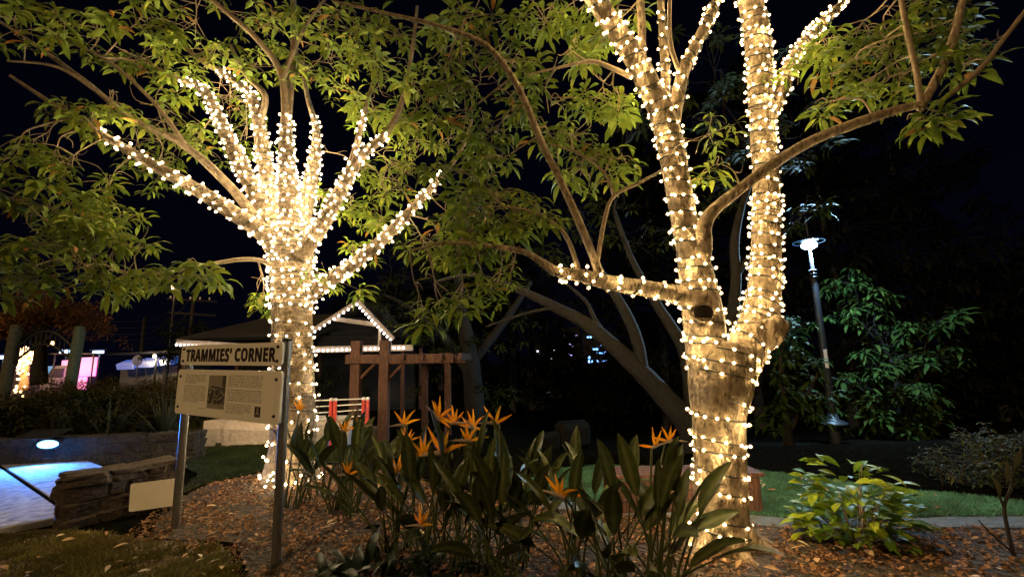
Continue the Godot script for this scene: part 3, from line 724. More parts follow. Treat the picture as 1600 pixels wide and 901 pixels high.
# ------------------------------------------------------------------ the history sign
func print_texture() -> ImageTexture:         # small print, a photograph and an emblem, as dull marks on the cream panel
	var w := 1024
	var h := 288
	var im := Image.create(w, h, false, Image.FORMAT_RGBA8)
	im.fill(Color(0.89, 0.865, 0.81))
	var ink := Color(0.12, 0.09, 0.08)
	rng.seed = 77
	for block_ in [[70, 24, 325, 5], [62, 98, 325, 9], [560, 20, 905, 6], [560, 110, 905, 6], [556, 200, 820, 5]]:
		var y: int = block_[1]
		for line in block_[3]:
			var x: float = block_[0]
			var end: float = block_[2] - (rng.randf() * 150.0 if line == block_[3] - 1 else rng.randf() * 14.0)
			while x < end:
				var word := minf(rng.randf_range(8, 34), end - x)
				for u in range(int(x), int(x + word)):
					if rng.randf() < 0.72:
						var top := y + rng.randi_range(0, 2)
						im.fill_rect(Rect2i(u, top, 1, rng.randi_range(3, 7)), ink.lerp(Color(0.5, 0.45, 0.4), rng.randf() * 0.6))
				x += word + 6.0
			y += 13
	for u in range(250, 330):
		if rng.randf() < 0.6: im.fill_rect(Rect2i(u, 246, 1, 3), ink)
	var n := noise(0.022, 91)
	var n2 := noise(0.07, 92)
	for x in 190:
		for y in 218:
			var v := 0.56 + 0.1 * n2.get_noise_2d(x, y)
			var fy := y / 218.0
			var mass := n.get_noise_2d(x * 1.3, y * 1.6)
			if fy > 0.42 and fy < 0.86 and mass > -0.12: v = 0.2 + 0.22 * absf(n2.get_noise_2d(x * 1.5, y * 1.5))
			if absf(fy - (0.33 + 0.0004 * x)) < 0.022 and x > 24: v = 0.16
			if x > 150 and fy < 0.34: v = 0.3 + 0.2 * n2.get_noise_2d(x, y)
			im.set_pixel(348 + x, 24 + y, Color(v, v * 0.93, v * 0.82))
	im.fill_rect(Rect2i(842, 204, 54, 62), Color(0.10, 0.085, 0.08))     # the emblem: a dark square, a pale standing figure, a caption bar
	im.fill_rect(Rect2i(862, 210, 14, 14), Color(0.62, 0.58, 0.52))
	im.fill_rect(Rect2i(857, 226, 22, 22), Color(0.55, 0.52, 0.47))
	im.fill_rect(Rect2i(850, 244, 38, 7), Color(0.60, 0.56, 0.5))
	im.fill_rect(Rect2i(848, 255, 42, 3), Color(0.5, 0.47, 0.42))
	return ImageTexture.create_from_image(im)

func rounded_plate(w: float, h: float, d: float, r: float) -> ArrayMesh:
	var mb := MB.new()
	var outline := []
	for c in [[1, 1, 0.0], [-1, 1, PI / 2], [-1, -1, PI], [1, -1, PI * 1.5]]:
		for k in 6:
			var a: float = c[2] + PI / 2 * k / 5.0
			outline.append(Vector2(c[0] * (w / 2 - r) + cos(a) * r, c[1] * (h / 2 - r) + sin(a) * r))
	var front := []
	var back := []
	for p in outline:
		front.append(Vector3(p.x, p.y, d))
		back.append(Vector3(p.x, p.y, 0))
	for i in outline.size():
		var j := (i + 1) % outline.size()
		mb.face([front[i], front[j], back[j], back[i]])
	front.reverse()
	mb.face(front)
	mb.face(back)
	return mb.mesh()

func build_sign() -> void:
	var t := thing("history_sign", "cream park history sign headed TRAMMIES' CORNER on two grey metal posts", "sign", Vector3(-2.77, 0, -4.535), deg_to_rad(-31.0))
	for s in [-1, 1]:
		var mb := MB.new()
		rod(mb, Vector3(0.863 * s, -0.25, -0.03), Vector3(0.863 * s, 1.815 if s > 0 else 1.80, -0.03), 0.038, -1.0, 16)
		var p := part(t, "post", mb.mesh(), M.metal)
		mb = MB.new()
		rod(mb, Vector3(0.863 * s, 1.815 if s > 0 else 1.80, -0.03), Vector3(0.863 * s, 1.835 if s > 0 else 1.82, -0.03), 0.043, -1.0, 16)
		part(p, "cap", mb.mesh(), M.metal_dark)
	var header := part(t, "header_panel", rounded_plate(1.80, 0.205, 0.022, 0.03), M.cream)
	header.position = Vector3(0.0, 1.727, 0.016)
	header.rotation.z = deg_to_rad(-1.6)
	var panel := part(t, "text_panel", rounded_plate(1.84, 0.452, 0.022, 0.035), M.cream)
	panel.position = Vector3(-0.01, 1.352, 0.016)
	panel.rotation.z = deg_to_rad(-1.6)
	var tm := TextMesh.new()
	var f := SystemFont.new()
	f.font_names = PackedStringArray(["Droid Sans"])
	f.font_weight = 700
	var fv := FontVariation.new()
	fv.base_font = f
	fv.variation_embolden = 0.7
	tm.font = fv
	tm.text = "TRAMMIES' CORNER"
	tm.font_size = 64
	tm.pixel_size = 0.002
	tm.depth = 0.003
	var box := tm.get_aabb()
	var lettering := part(header, "lettering", tm, M.ink)
	var sx := 1.60 / box.size.x
	var sy := 0.130 / box.size.y
	lettering.scale = Vector3(sx, sy, 1)
	lettering.position = Vector3(0.012 - box.get_center().x * sx, -0.004 - box.get_center().y * sy, 0.0242)
	var q := QuadMesh.new()
	q.size = Vector2(1.72, 0.42)
	var pm := StandardMaterial3D.new()
	pm.albedo_texture = print_texture()
	pm.roughness = 0.55
	var pr := part(panel, "print", q, pm)
	pr.position = Vector3(0, 0, 0.0245)
	for plate in [header, panel]:
		var hw := 0.84 if plate == header else 0.85
		var hh := 0.062 if plate == header else 0.155
		for s in [[-1, 1], [1, 1], [-1, -1], [1, -1]]:
			var mb := MB.new()
			rod(mb, Vector3(hw * s[0], hh * s[1], 0.02), Vector3(hw * s[0], hh * s[1], 0.037), 0.017, 0.010, 10)
			part(plate, "bolt", mb.mesh(), M.metal_dark)

# ------------------------------------------------------------------ bird-of-paradise plants
func paddle_leaf(base: Vector3, yaw: float, lean: float, stalk: float, length: float, width: float, droop: float, roll: float) -> ArrayMesh:
	var mb := MB.new()
	var out := Vector3(cos(yaw), 0, sin(yaw))
	var path := []
	var d := (Vector3.UP * cos(lean * 0.4) + out * sin(lean * 0.4)).normalized()
	var p := base
	var n := 7
	for i in n + 1:
		path.append(Vector4(p.x, p.y, p.z, lerpf(0.011, 0.0055, float(i) / n)))
		if i < n:
			p += d * stalk / n
			d = (d + (out * sin(lean) + Vector3.UP * cos(lean) - d) * 0.35).normalized()
	var green := Color(0.040, 0.050, 0.016) * rng.randf_range(0.6, 1.6)
	green.a = 1.0
	tube(mb, path, 5, 0.0, 1.0, Color(0.055, 0.07, 0.026), false)
	var k := mb.v.size()
	var segs := 10
	var up := Vector3.UP if absf(d.y) < 0.9 else -out
	for i in segs + 1:
		var t := float(i) / segs
		var side := d.cross(up).normalized().rotated(d, roll)
		var nrm := side.cross(d).normalized()
		var w := width * 0.5 * pow(sin(PI * pow(minf(t * 0.985 + 0.008, 1.0), 0.82)), 0.72)
		var cup := 0.34 + 0.1 * sin(t * 9.0 + yaw * 3.0)
		for e in [-1.0, -0.93, -0.45, 0.0, 0.45, 0.93, 1.0]:
			var tint := green.lerp(Color(0.10, 0.11, 0.035), 0.75) if absf(e) > 0.96 else (Color(green.r * 2.2, green.g * 1.9, green.b * 2.0) if e == 0.0 else green * (0.82 if i % 2 == 0 else 1.12))  # margins slightly pale, with light from behind painted along the rim
			mb.add(p + side * w * e + nrm * w * cup * absf(e) * (1.0 + 0.12 * sin(t * 17.0 + e * 4.0 + yaw)), tint, Vector2(e, t))
		p += d * length / segs
		d = (d + Vector3.DOWN * droop / segs * (0.3 + t)).normalized()
	for i in segs:
		for j in 6:
			var a := k + i * 7 + j
			mb.quad(a, a + 7, a + 8, a + 1)
	return mb.mesh()

func flower(plant: Node3D, foot: Vector3, at: Vector3, yaw: float, tilt: float, size: float, petals: int) -> void:
	var o := Node3D.new()
	o.name = "flower"
	plant.add_child(o, true)
	var mb := MB.new()
	var mid := (foot + at) * 0.5 + Vector3(at.x - foot.x, 0, at.z - foot.z) * -0.18
	tube(mb, spline([Vector4(foot.x, foot.y, foot.z, 0.011), Vector4(mid.x, mid.y, mid.z, 0.009), Vector4(at.x, at.y, at.z, 0.008)], 6), 6, 0.0, 1.0, Color(0.07, 0.075, 0.03))
	part(o, "stem", mb.mesh(), M.paddle)
	var beak := Vector3(cos(yaw), tilt, sin(yaw)).normalized()
	mb = MB.new()
	var tip := at + beak * 0.19 * size
	var bend := at + beak * 0.09 * size + Vector3.UP * 0.006
	tube(mb, spline([Vector4(at.x, at.y, at.z, 0.009), Vector4(at.x + beak.x * 0.03, at.y + beak.y * 0.03 + 0.004, at.z + beak.z * 0.03, 0.016 * size), Vector4(bend.x, bend.y, bend.z, 0.012 * size), Vector4(tip.x, tip.y, tip.z, 0.0015)], 4), 8, 0.0, 1.0, Color(0.34, 0.25, 0.18))
	part(o, "spathe", mb.mesh(), M.petal)
	var hub := at + beak * 0.028
	for i in petals:
		mb = MB.new()
		var fan := lerpf(-0.75, 1.25, float(i) / maxf(1.0, petals - 1)) + rng.randf_range(-0.12, 0.12)
		var side := Vector3(-sin(yaw), 0, cos(yaw))
		var dir := (Vector3.UP * cos(fan) - beak * sin(fan) * 0.75 + side * rng.randf_range(-0.4, 0.4)).normalized()
		var orange := Color(0.80, 0.27, 0.012).lerp(Color(0.85, 0.40, 0.02), rng.randf())
		blade(mb, hub, dir, side + beak * 0.3, rng.randf_range(0.13, 0.19) * size, 0.027 * size, rng.randf_range(-0.3, 0.8), 0.5, 6, orange, 0.4)
		part(o, "petal", mb.mesh(), M.petal)
	mb = MB.new()
	blade(mb, hub, (Vector3.UP * 0.75 + beak * 0.75).normalized(), Vector3(-sin(yaw), 0, cos(yaw)), 0.08 * size, 0.014 * size, 0.0, 0.4, 4, Color(0.02, 0.02, 0.12), 0.75)
	part(o, "tongue", mb.mesh(), M.petal)

func strelitzia(label: String, feet: Array, leaves: int, low: float, high: float, spread: float, seed_: int, blooms: Array) -> void:
	rng.seed = seed_
	var t := thing("bird_of_paradise_plant", label, "plant", feet[0], 0.0, "bird-of-paradise plants in the mulch bed")
	for k in leaves:
		var foot: Vector3 = feet[k % feet.size()] - feet[0]
		foot += Vector3(rng.randfn() * 0.07, -0.02, rng.randfn() * 0.07)
		var yaw := rng.randf() * TAU
		var f := rng.randf()
		var lean := lerpf(0.1, spread, pow(f, 1.3)) + rng.randf() * 0.15
		var tall := lerpf(high, low, f) * rng.randf_range(0.8, 1.08)
		part(t, "leaf", paddle_leaf(foot, yaw, lean, tall, rng.randf_range(0.32, 0.47), rng.randf_range(0.085, 0.13), rng.randf_range(0.2, 1.5), rng.randf_range(-1.0, 1.0)), M.paddle)
	for b in blooms:
		flower(t, (feet[b[4] if b.size() > 4 else 0] as Vector3) - feet[0] + Vector3(rng.randf_range(-0.1, 0.1), 0, rng.randf_range(-0.08, 0.08)), b[0] - feet[0], b[1], b[2], b[3], rng.randi_range(3, 5))

func build_plants() -> void:
	strelitzia("bird-of-paradise clump at the foot of the left lit tree, half behind the sign post", [on(-2.62, -5.75), on(-2.45, -5.95)], 17, 0.45, 0.72, 0.75, 11, [[Vector3(-2.641, 1.068, -5.8), 3.4, 0.1, 0.9]])
	strelitzia("bird-of-paradise clump with one low orange bloom before the dark pergola posts", [on(-1.98, -5.45), on(-1.8, -5.2)], 26, 0.4, 0.78, 0.9, 12, [[Vector3(-1.926, 0.855, -5.4), 3.6, 0.2, 1.0], [Vector3(-1.794, 0.879, -5.35), -0.3, 0.3, 1.0], [Vector3(-1.712, 0.489, -4.95), 3.5, -0.1, 1.0]])
	strelitzia("largest bird-of-paradise clump, crowded with orange blooms, in the middle of the bed", [on(-0.42, -3.82), on(-0.16, -3.66), on(-0.72, -4.02), on(-1.05, -4.25), on(0.02, -3.95)], 78, 0.42, 0.84, 1.1, 13, [
		[Vector3(-0.632, 1.102, -4), 3.5, 0.9, 1.01, 3], [Vector3(-0.553, 1.073, -4.05), 0.0, 0.0, 0.90, 2], [Vector3(-0.958, 1.055, -4.2), 3.14, -0.05, 0.90, 3], [Vector3(-0.571, 0.879, -3.8), 3.5, -0.15, 1.27, 2], [Vector3(-0.788, 0.838, -3.95), 0.2, 0.25, 0.97, 3], [Vector3(-0.934, 0.913, -4.2), 3.4, 0.3, 0.75, 3],
		[Vector3(-0.352, 0.953, -3.85), 3.0, 0.1, 0.97, 0], [Vector3(-0.332, 1.022, -4), 3.2, 0.9, 0.83, 0], [Vector3(-0.439, 1.032, -4.1), -0.4, -0.1, 0.83, 2], [Vector3(-0.135, 1.08, -3.9), 3.15, 0.05, 1.01, 1], [Vector3(-0.971, 0.702, -4), 2.4, -0.6, 0.97, 3], [Vector3(-0.663, 0.44, -3.5), 3.1, 0.05, 0.78, 3]])
	strelitzia("bird-of-paradise clump whose broad leaves reach across the forked tree's bole", [on(0.68, -3.62), on(0.95, -3.5), on(0.45, -3.7)], 52, 0.34, 0.74, 1.2, 14, [[Vector3(0.335, 0.603, -3.5), 3.3, 0.3, 1.01, 2], [Vector3(1.039, 0.893, -3.7), 0.6, 0.4, 0.8, 1], [Vector3(1.166, 0.929, -3.75), 0.1, 0.0, 0.90, 1]])
	rng.seed = 19
	var last: Node3D = get_node("bird_of_paradise_plant_003")
	for k in 6:                                             # leaves that reach right, across the bole
		var foot: Vector3 = on(0.95 + rng.randf_range(-0.12, 0.15), -3.5 + rng.randf_range(-0.12, 0.1)) - last.position
		part(last, "leaf", paddle_leaf(foot, rng.randf_range(-0.9, 0.9), [0.5, 0.95, 0.7, 1.15, 0.4, 0.85][k], [0.55, 0.4, 0.3, 0.52, 0.42, 0.25][k], rng.randf_range(0.36, 0.46), rng.randf_range(0.11, 0.15), rng.randf_range(0.1, 1.4), rng.randf_range(-1.1, 1.1)), M.paddle)
	# low dark strap leaves in front of the clumps
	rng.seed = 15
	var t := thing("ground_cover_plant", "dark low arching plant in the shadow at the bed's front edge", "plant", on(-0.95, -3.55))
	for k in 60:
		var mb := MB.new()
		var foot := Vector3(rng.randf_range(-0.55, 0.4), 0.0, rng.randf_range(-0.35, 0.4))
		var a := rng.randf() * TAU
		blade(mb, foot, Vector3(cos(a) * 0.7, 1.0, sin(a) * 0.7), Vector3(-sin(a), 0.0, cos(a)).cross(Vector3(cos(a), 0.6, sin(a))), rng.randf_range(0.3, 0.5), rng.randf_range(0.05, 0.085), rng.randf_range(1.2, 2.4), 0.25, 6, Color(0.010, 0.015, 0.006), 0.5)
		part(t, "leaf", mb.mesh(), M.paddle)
	# the glossy yellow-green bush
	rng.seed = 16
	t = thing("croton_bush", "rounded glossy yellow-green bush on the mulch right of the forked tree", "bush", on(2.92, -4.28))
	var stems := MB.new()
	var kinds := []
	for k in 6:
		var mb := MB.new()
		var y := rng.randf()
		blade(mb, Vector3.ZERO, Vector3(0, 0.55, 1), Vector3.UP, 0.14, 0.066, 0.7, 0.25, 6, Color(0.06, 0.135, 0.012).lerp(Color(0.26, 0.32, 0.02), y * y), 0.52)
		kinds.append(mb.mesh())
	for k in 298:
		var a := k * 2.39996 + rng.randf() * 0.4
		var up := rng.randf()
		var shell := pow(rng.randf(), 0.4)
		var ring := sqrt(1.0 - up * up * 0.92)
		var at := Vector3(cos(a) * 0.50 * ring * shell, 0.05 + 0.58 * up * shell * rng.randf_range(0.85, 1.15), sin(a) * 0.42 * ring * shell)
		var o := part(t, "leaf", kinds[rng.randi() % 6], M.leaf)
		o.transform = Transform3D(Basis.from_euler(Vector3(rng.randf_range(-0.25, 0.75) - up * 0.1, PI / 2 - a + rng.randf_range(-0.8, 0.8), rng.randf_range(-0.5, 0.5))).scaled(Vector3.ONE * rng.randf_range(0.95, 1.45)), at)
		if k % 9 == 0: tube(stems, spline([Vector4(cos(a) * 0.08, -0.02, sin(a) * 0.08, 0.008), Vector4(at.x * 0.6, at.y * 0.5, at.z * 0.6, 0.006), Vector4(at.x, at.y, at.z, 0.003)], 5), 5)
	part(t, "stems", stems.mesh(), M.twig)
	# a young sapling at the right edge of the frame
	rng.seed = 18
	t = thing("sapling", "thin young sapling with one furled leaf at the mulch's right end", "sapling", Vector3(3.812, 0, -3.857))
	var sm := MB.new()
	tube(sm, spline([Vector4(0, -0.02, 0, 0.016), Vector4(-0.01, 0.2, 0, 0.013), Vector4(0.0, 0.36, 0.0, 0.012), Vector4(0.06, 0.5, 0.02, 0.01), Vector4(0.12, 0.66, 0.0, 0.006)], 5), 7, 0.1, 5.0)
	tube(sm, spline([Vector4(0.0, 0.33, 0.0, 0.010), Vector4(-0.02, 0.42, 0, 0.009), Vector4(-0.02, 0.5, 0.0, 0.007)], 4), 6)
	tube(sm, spline([Vector4(0.0, 0.02, 0.0, 0.008), Vector4(-0.14, 0.16, 0, 0.006), Vector4(-0.24, 0.27, 0.02, 0.004)], 4), 6)
	part(t, "stem", sm.mesh(), M.bark_grey)
	for k in 3:
		var mb := MB.new()
		blade(mb, Vector3(-0.02 + 0.07 * k, 0.42 + 0.1 * k, 0), Vector3(-0.35 + 0.3 * k, 1, 0.2), Vector3(0, 0.2, 1), 0.2, 0.05, 0.4, 0.6, 6, Color(0.07, 0.06, 0.025), 0.5)
		part(t, "leaf", mb.mesh(), M.leaf)

# ------------------------------------------------------------------ stone walls, path, edging
var stones := []

func stone_wall(called: String, label: String, a: Vector3, b: Vector3, tall: float, thick: float, rows: int, material: Material, category := "wall") -> Node3D:
	var d := b - a
	var long := Vector2(d.x, d.z).length()
	var t := thing(called, label, category, a, atan2(-d.z, d.x))
	if stones.is_empty():
		for k in 14: stones.append(box_mesh(Vector3.ONE, 0.13, 0.24))
	var core := part(t, "mortar", box_mesh(Vector3(long - 0.06, tall - 0.05, thick - 0.07), 0.01), M.mortar)
	core.position = Vector3(long / 2, tall / 2 - 0.03, 0)
	var y := 0.0
	for r in rows:
		var h := tall / rows * rng.randf_range(0.65, 1.35) if r < rows - 1 else tall - y
		var x := 0.0
		while x < long - 0.02:
			var w := minf(rng.randf_range(0.14, 0.52), long - x)
			if long - x - w < 0.1: w = long - x
			for side in ([-1, 1] if thick > 0.3 else [1]):
				var s := part(t, "stone", stones[rng.randi() % 14], material)
				var deep := thick / 2 if thick > 0.3 else thick
				s.scale = Vector3((w + 0.01), (h + 0.006), deep * rng.randf_range(0.9, 1.06))
				s.scale.x = absf(s.scale.x)
				s.position = Vector3(x + w / 2, y + h / 2, side * thick / 4 + rng.randf_range(-0.012, 0.012) if thick > 0.3 else rng.randf_range(-0.012, 0.012))
				s.rotation = Vector3(rng.randf_range(-0.06, 0.06), rng.randf_range(-0.09, 0.09), rng.randf_range(-0.07, 0.07))
			x += w
		y += h
	return t

func build_setting() -> void:
	# the ground, one sheet to the horizon: fine near, coarse far
	var mb := MB.new()
	var xs := []
	var zs := []
	for i in 121: xs.append((i - 60) / 60.0)
	for i in 121: zs.append((i - 60) / 60.0)
	for zi in 121:
		for xi in 121:
			var x: float = signf(xs[xi]) * (absf(xs[xi]) * 14.0 + pow(absf(xs[xi]), 5.0) * 400.0)
			var z: float = -6.0 + signf(zs[zi]) * (absf(zs[zi]) * 14.0 + pow(absf(zs[zi]), 5.0) * 400.0)
			mb.add(Vector3(x, height(x, z), z))
	for zi in 120:
		for xi in 120:
			var a := zi * 121 + xi
			mb.quad(a, a + 1, a + 122, a + 121)
	solo("ground", mb.mesh(), M.earth, "", "", "", "structure")
	# mulch bed
	var bed := PackedVector2Array([Vector2(-4.15, -5.75), Vector2(-3.55, -4.75), Vector2(-2.6, -4.55), Vector2(-2.0, -3.75), Vector2(-1.2, -3.2), Vector2(-0.6, -2.6), Vector2(6.5, -2.6), Vector2(6.6, -4.2), Vector2(4.4, -4.42), Vector2(2.6, -4.58), Vector2(1.2, -4.95), Vector2(-0.2, -5.6), Vector2(-1.4, -6.9), Vector2(-2.6, -7.9), Vector2(-3.8, -7.8), Vector2(-4.4, -6.9)])
	solo("mulch_bed", sheet(bed, 0.4, 0.006), M.soil, "", "", "", "structure")
	# lawns
	var lawn := PackedVector2Array([Vector2(0.0, -5.95), Vector2(1.2, -5.2), Vector2(2.6, -4.82), Vector2(4.4, -4.66), Vector2(6.4, -4.45), Vector2(5.3, -4.9), Vector2(4.5, -5.5), Vector2(3.4, -6.75), Vector2(2.2, -7.1), Vector2(0.4, -7.2)])
	solo("lawn", sheet(lawn, 0.4, 0.008), M.turf, "", "", "", "structure")
	var back := PackedVector2Array([Vector2(-4.35, -6.1), Vector2(-4.5, -7.0), Vector2(-3.9, -7.9), Vector2(-2.6, -8.1), Vector2(-1.9, -8.6), Vector2(-3.0, -10.4), Vector2(-6.0, -10.6), Vector2(-7.0, -10.0), Vector2(-6.3, -8.7), Vector2(-5.0, -7.6)])
	solo("lawn", sheet(back, 0.4, 0.008), M.turf, "", "", "", "structure")
	var verge := PackedVector2Array([Vector2(-5.6, -4.9), Vector2(-4.75, -5.1), Vector2(-3.6, -4.72), Vector2(-2.7, -4.5), Vector2(-2.05, -3.72), Vector2(-1.3, -3.15), Vector2(-0.8, -2.5), Vector2(-6.5, -2.5)])
	solo("grass_verge", sheet(verge, 0.4, 0.008), M.verge, "", "", "", "structure")
	# concrete edging strip
	var strip := PackedVector2Array([Vector2(0.3, -5.62), Vector2(1.2, -5.2), Vector2(2.6, -4.82), Vector2(4.4, -4.66), Vector2(6.8, -4.42), Vector2(6.8, -4.16), Vector2(4.4, -4.40), Vector2(2.6, -4.56), Vector2(1.15, -4.93), Vector2(0.25, -5.35)])
	solo("concrete_edging", sheet(strip, 0.3, 0.012), M.edging, "", "", "", "structure")
	# path of concrete slabs either side of a dark joint
	var path := thing("path", "", "")
	path.set_meta("kind", "structure")
	var end := Vector3(-4.88, 0.0, -5.36)
	var u := Vector3(-0.807, 0, -0.59)
	var n := Vector3(-0.59, 0, 0.807)
	for side in [-1, 1]:
		for k in 4:
			var wide := 1.45 if side > 0 else 0.95
			var c: Vector3 = end + u * (1.25 + 2.46 * k) + n * side * (wide / 2 + 0.022)
			var bm := MB.new()
			block(bm, Vector3(c.x, 0.012, c.z), Vector3(2.43, 0.12, wide), Basis(u, Vector3.UP, u.cross(Vector3.UP)), 0.012)
			part(path, "slab", bm.mesh(), M.concrete)
	var jm := MB.new()
	block(jm, end + u * 4.9 + Vector3(0, 0.0, 0), Vector3(9.8, 0.13, 0.05), Basis(u, Vector3.UP, u.cross(Vector3.UP)), 0.004)
	part(path, "joint", jm.mesh(), M.earth)
	rng.seed = 31
	var w := stone_wall("stone_wall", "short dry-stone wall end of brown stones beside the blue-lit path", Vector3(-4.80, -0.03, -5.10), Vector3(-4.24, -0.03, -6.02), 0.56, 0.42, 5, M.stone)
	stone_wall("stone_wall", "long low stone wall behind the blue-lit path, carrying the oval blue light", Vector3(-11.5, -0.03, -8.35), Vector3(-5.9, -0.03, -8.95), 0.52, 0.4, 3, M.stone_pale)
	# the pale flat box before the wall
	var pb := thing("panel_box", "pale flat rectangular box leaning on the short stone wall", "box", Vector3(-4.10, 0.08, -5.50), deg_to_rad(16.0))
	part(pb, "front_plate", rounded_plate(0.43, 0.29, 0.012, 0.02), M.cream).transform = Transform3D(Basis.from_euler(Vector3(-0.04, 0, 0.05)), Vector3(0, 0.15, 0.05))
	part(pb, "body", box_mesh(Vector3(0.41, 0.27, 0.07), 0.01), M.stone_pale).transform = Transform3D(Basis.from_euler(Vector3(-0.04, 0, 0.05)), Vector3(0, 0.15, 0.012))
	for s in [-1, 1]:
		var feet := MB.new()
		rod(feet, Vector3(0.15 * s, -0.12, 0), Vector3(0.15 * s, 0.06, 0.01), 0.012)
		part(pb, "stake", feet.mesh(), M.metal_dark)
	# the oval blue wall light
	var bl := thing("wall_light", "glowing oval blue light on the low stone wall by the path", "light", Vector3(-8.25, 0.40, -8.45), 0.11)
	var oval := SphereMesh.new()
	oval.radius = 0.5
	oval.height = 1.0
	var back_plate := part(bl, "housing", oval, M.metal_dark)
	back_plate.scale = Vector3(0.42, 0.21, 0.12)
	var lens := part(bl, "lens", oval, lit(Color(0.22, 0.68, 1.0), 4.0))
	lens.scale = Vector3(0.34, 0.14, 0.10)
	lens.position = Vector3(0, 0, 0.04)
	var added_hood := MB.new()
	block(added_hood, Vector3(0, 0.19, 0.20), Vector3(0.62, 0.02, 0.46), Basis.from_euler(Vector3(0.22, 0, 0)), 0.006)
	part(bl, "added_hood", added_hood.mesh(), M.metal_dark)  # added shield, keeps the blue light off the planting above
	var ol := SpotLight3D.new()
	ol.name = "wall_light_beam"
	ol.light_color = Color(0.04, 0.25, 1.0).linear_to_srgb()
	ol.light_energy = 16.0
	ol.light_size = 0.09
	ol.spot_angle = 78.0
	ol.spot_angle_attenuation = 0.8
	ol.spot_range = 30.0
	ol.spot_attenuation = 2.0
	ol.shadow_enabled = true
	bl.add_child(ol)
	ol.position = Vector3(0, 0.02, 0.12)
	ol.rotation = Vector3(-0.36, PI + 0.35, 0)
	# timber bench box behind the bole
	rng.seed = 32
	var be := thing("timber_bench", "low reddish timber bench box on the lawn behind the forked tree", "bench", Vector3(1.72, height(1.72, -5.2), -5.2), -0.03)
	for k in 4: part(be, "seat_slat", box_mesh(Vector3(1.62, 0.04, 0.105), 0.006), M.timber_dark).position = Vector3(0, 0.37, -0.17 + 0.115 * k)
	for k in 3: part(be, "front_plank", box_mesh(Vector3(1.46, 0.098, 0.03), 0.006), M.timber_dark).position = Vector3(0, 0.07 + 0.107 * k, 0.19)
	for s in [-1, 1]:
		for z in [-0.18, 0.165]: part(be, "leg", box_mesh(Vector3(0.09, 0.35, 0.09), 0.008), M.timber_dark).position = Vector3(0.72 * s, 0.173, z)

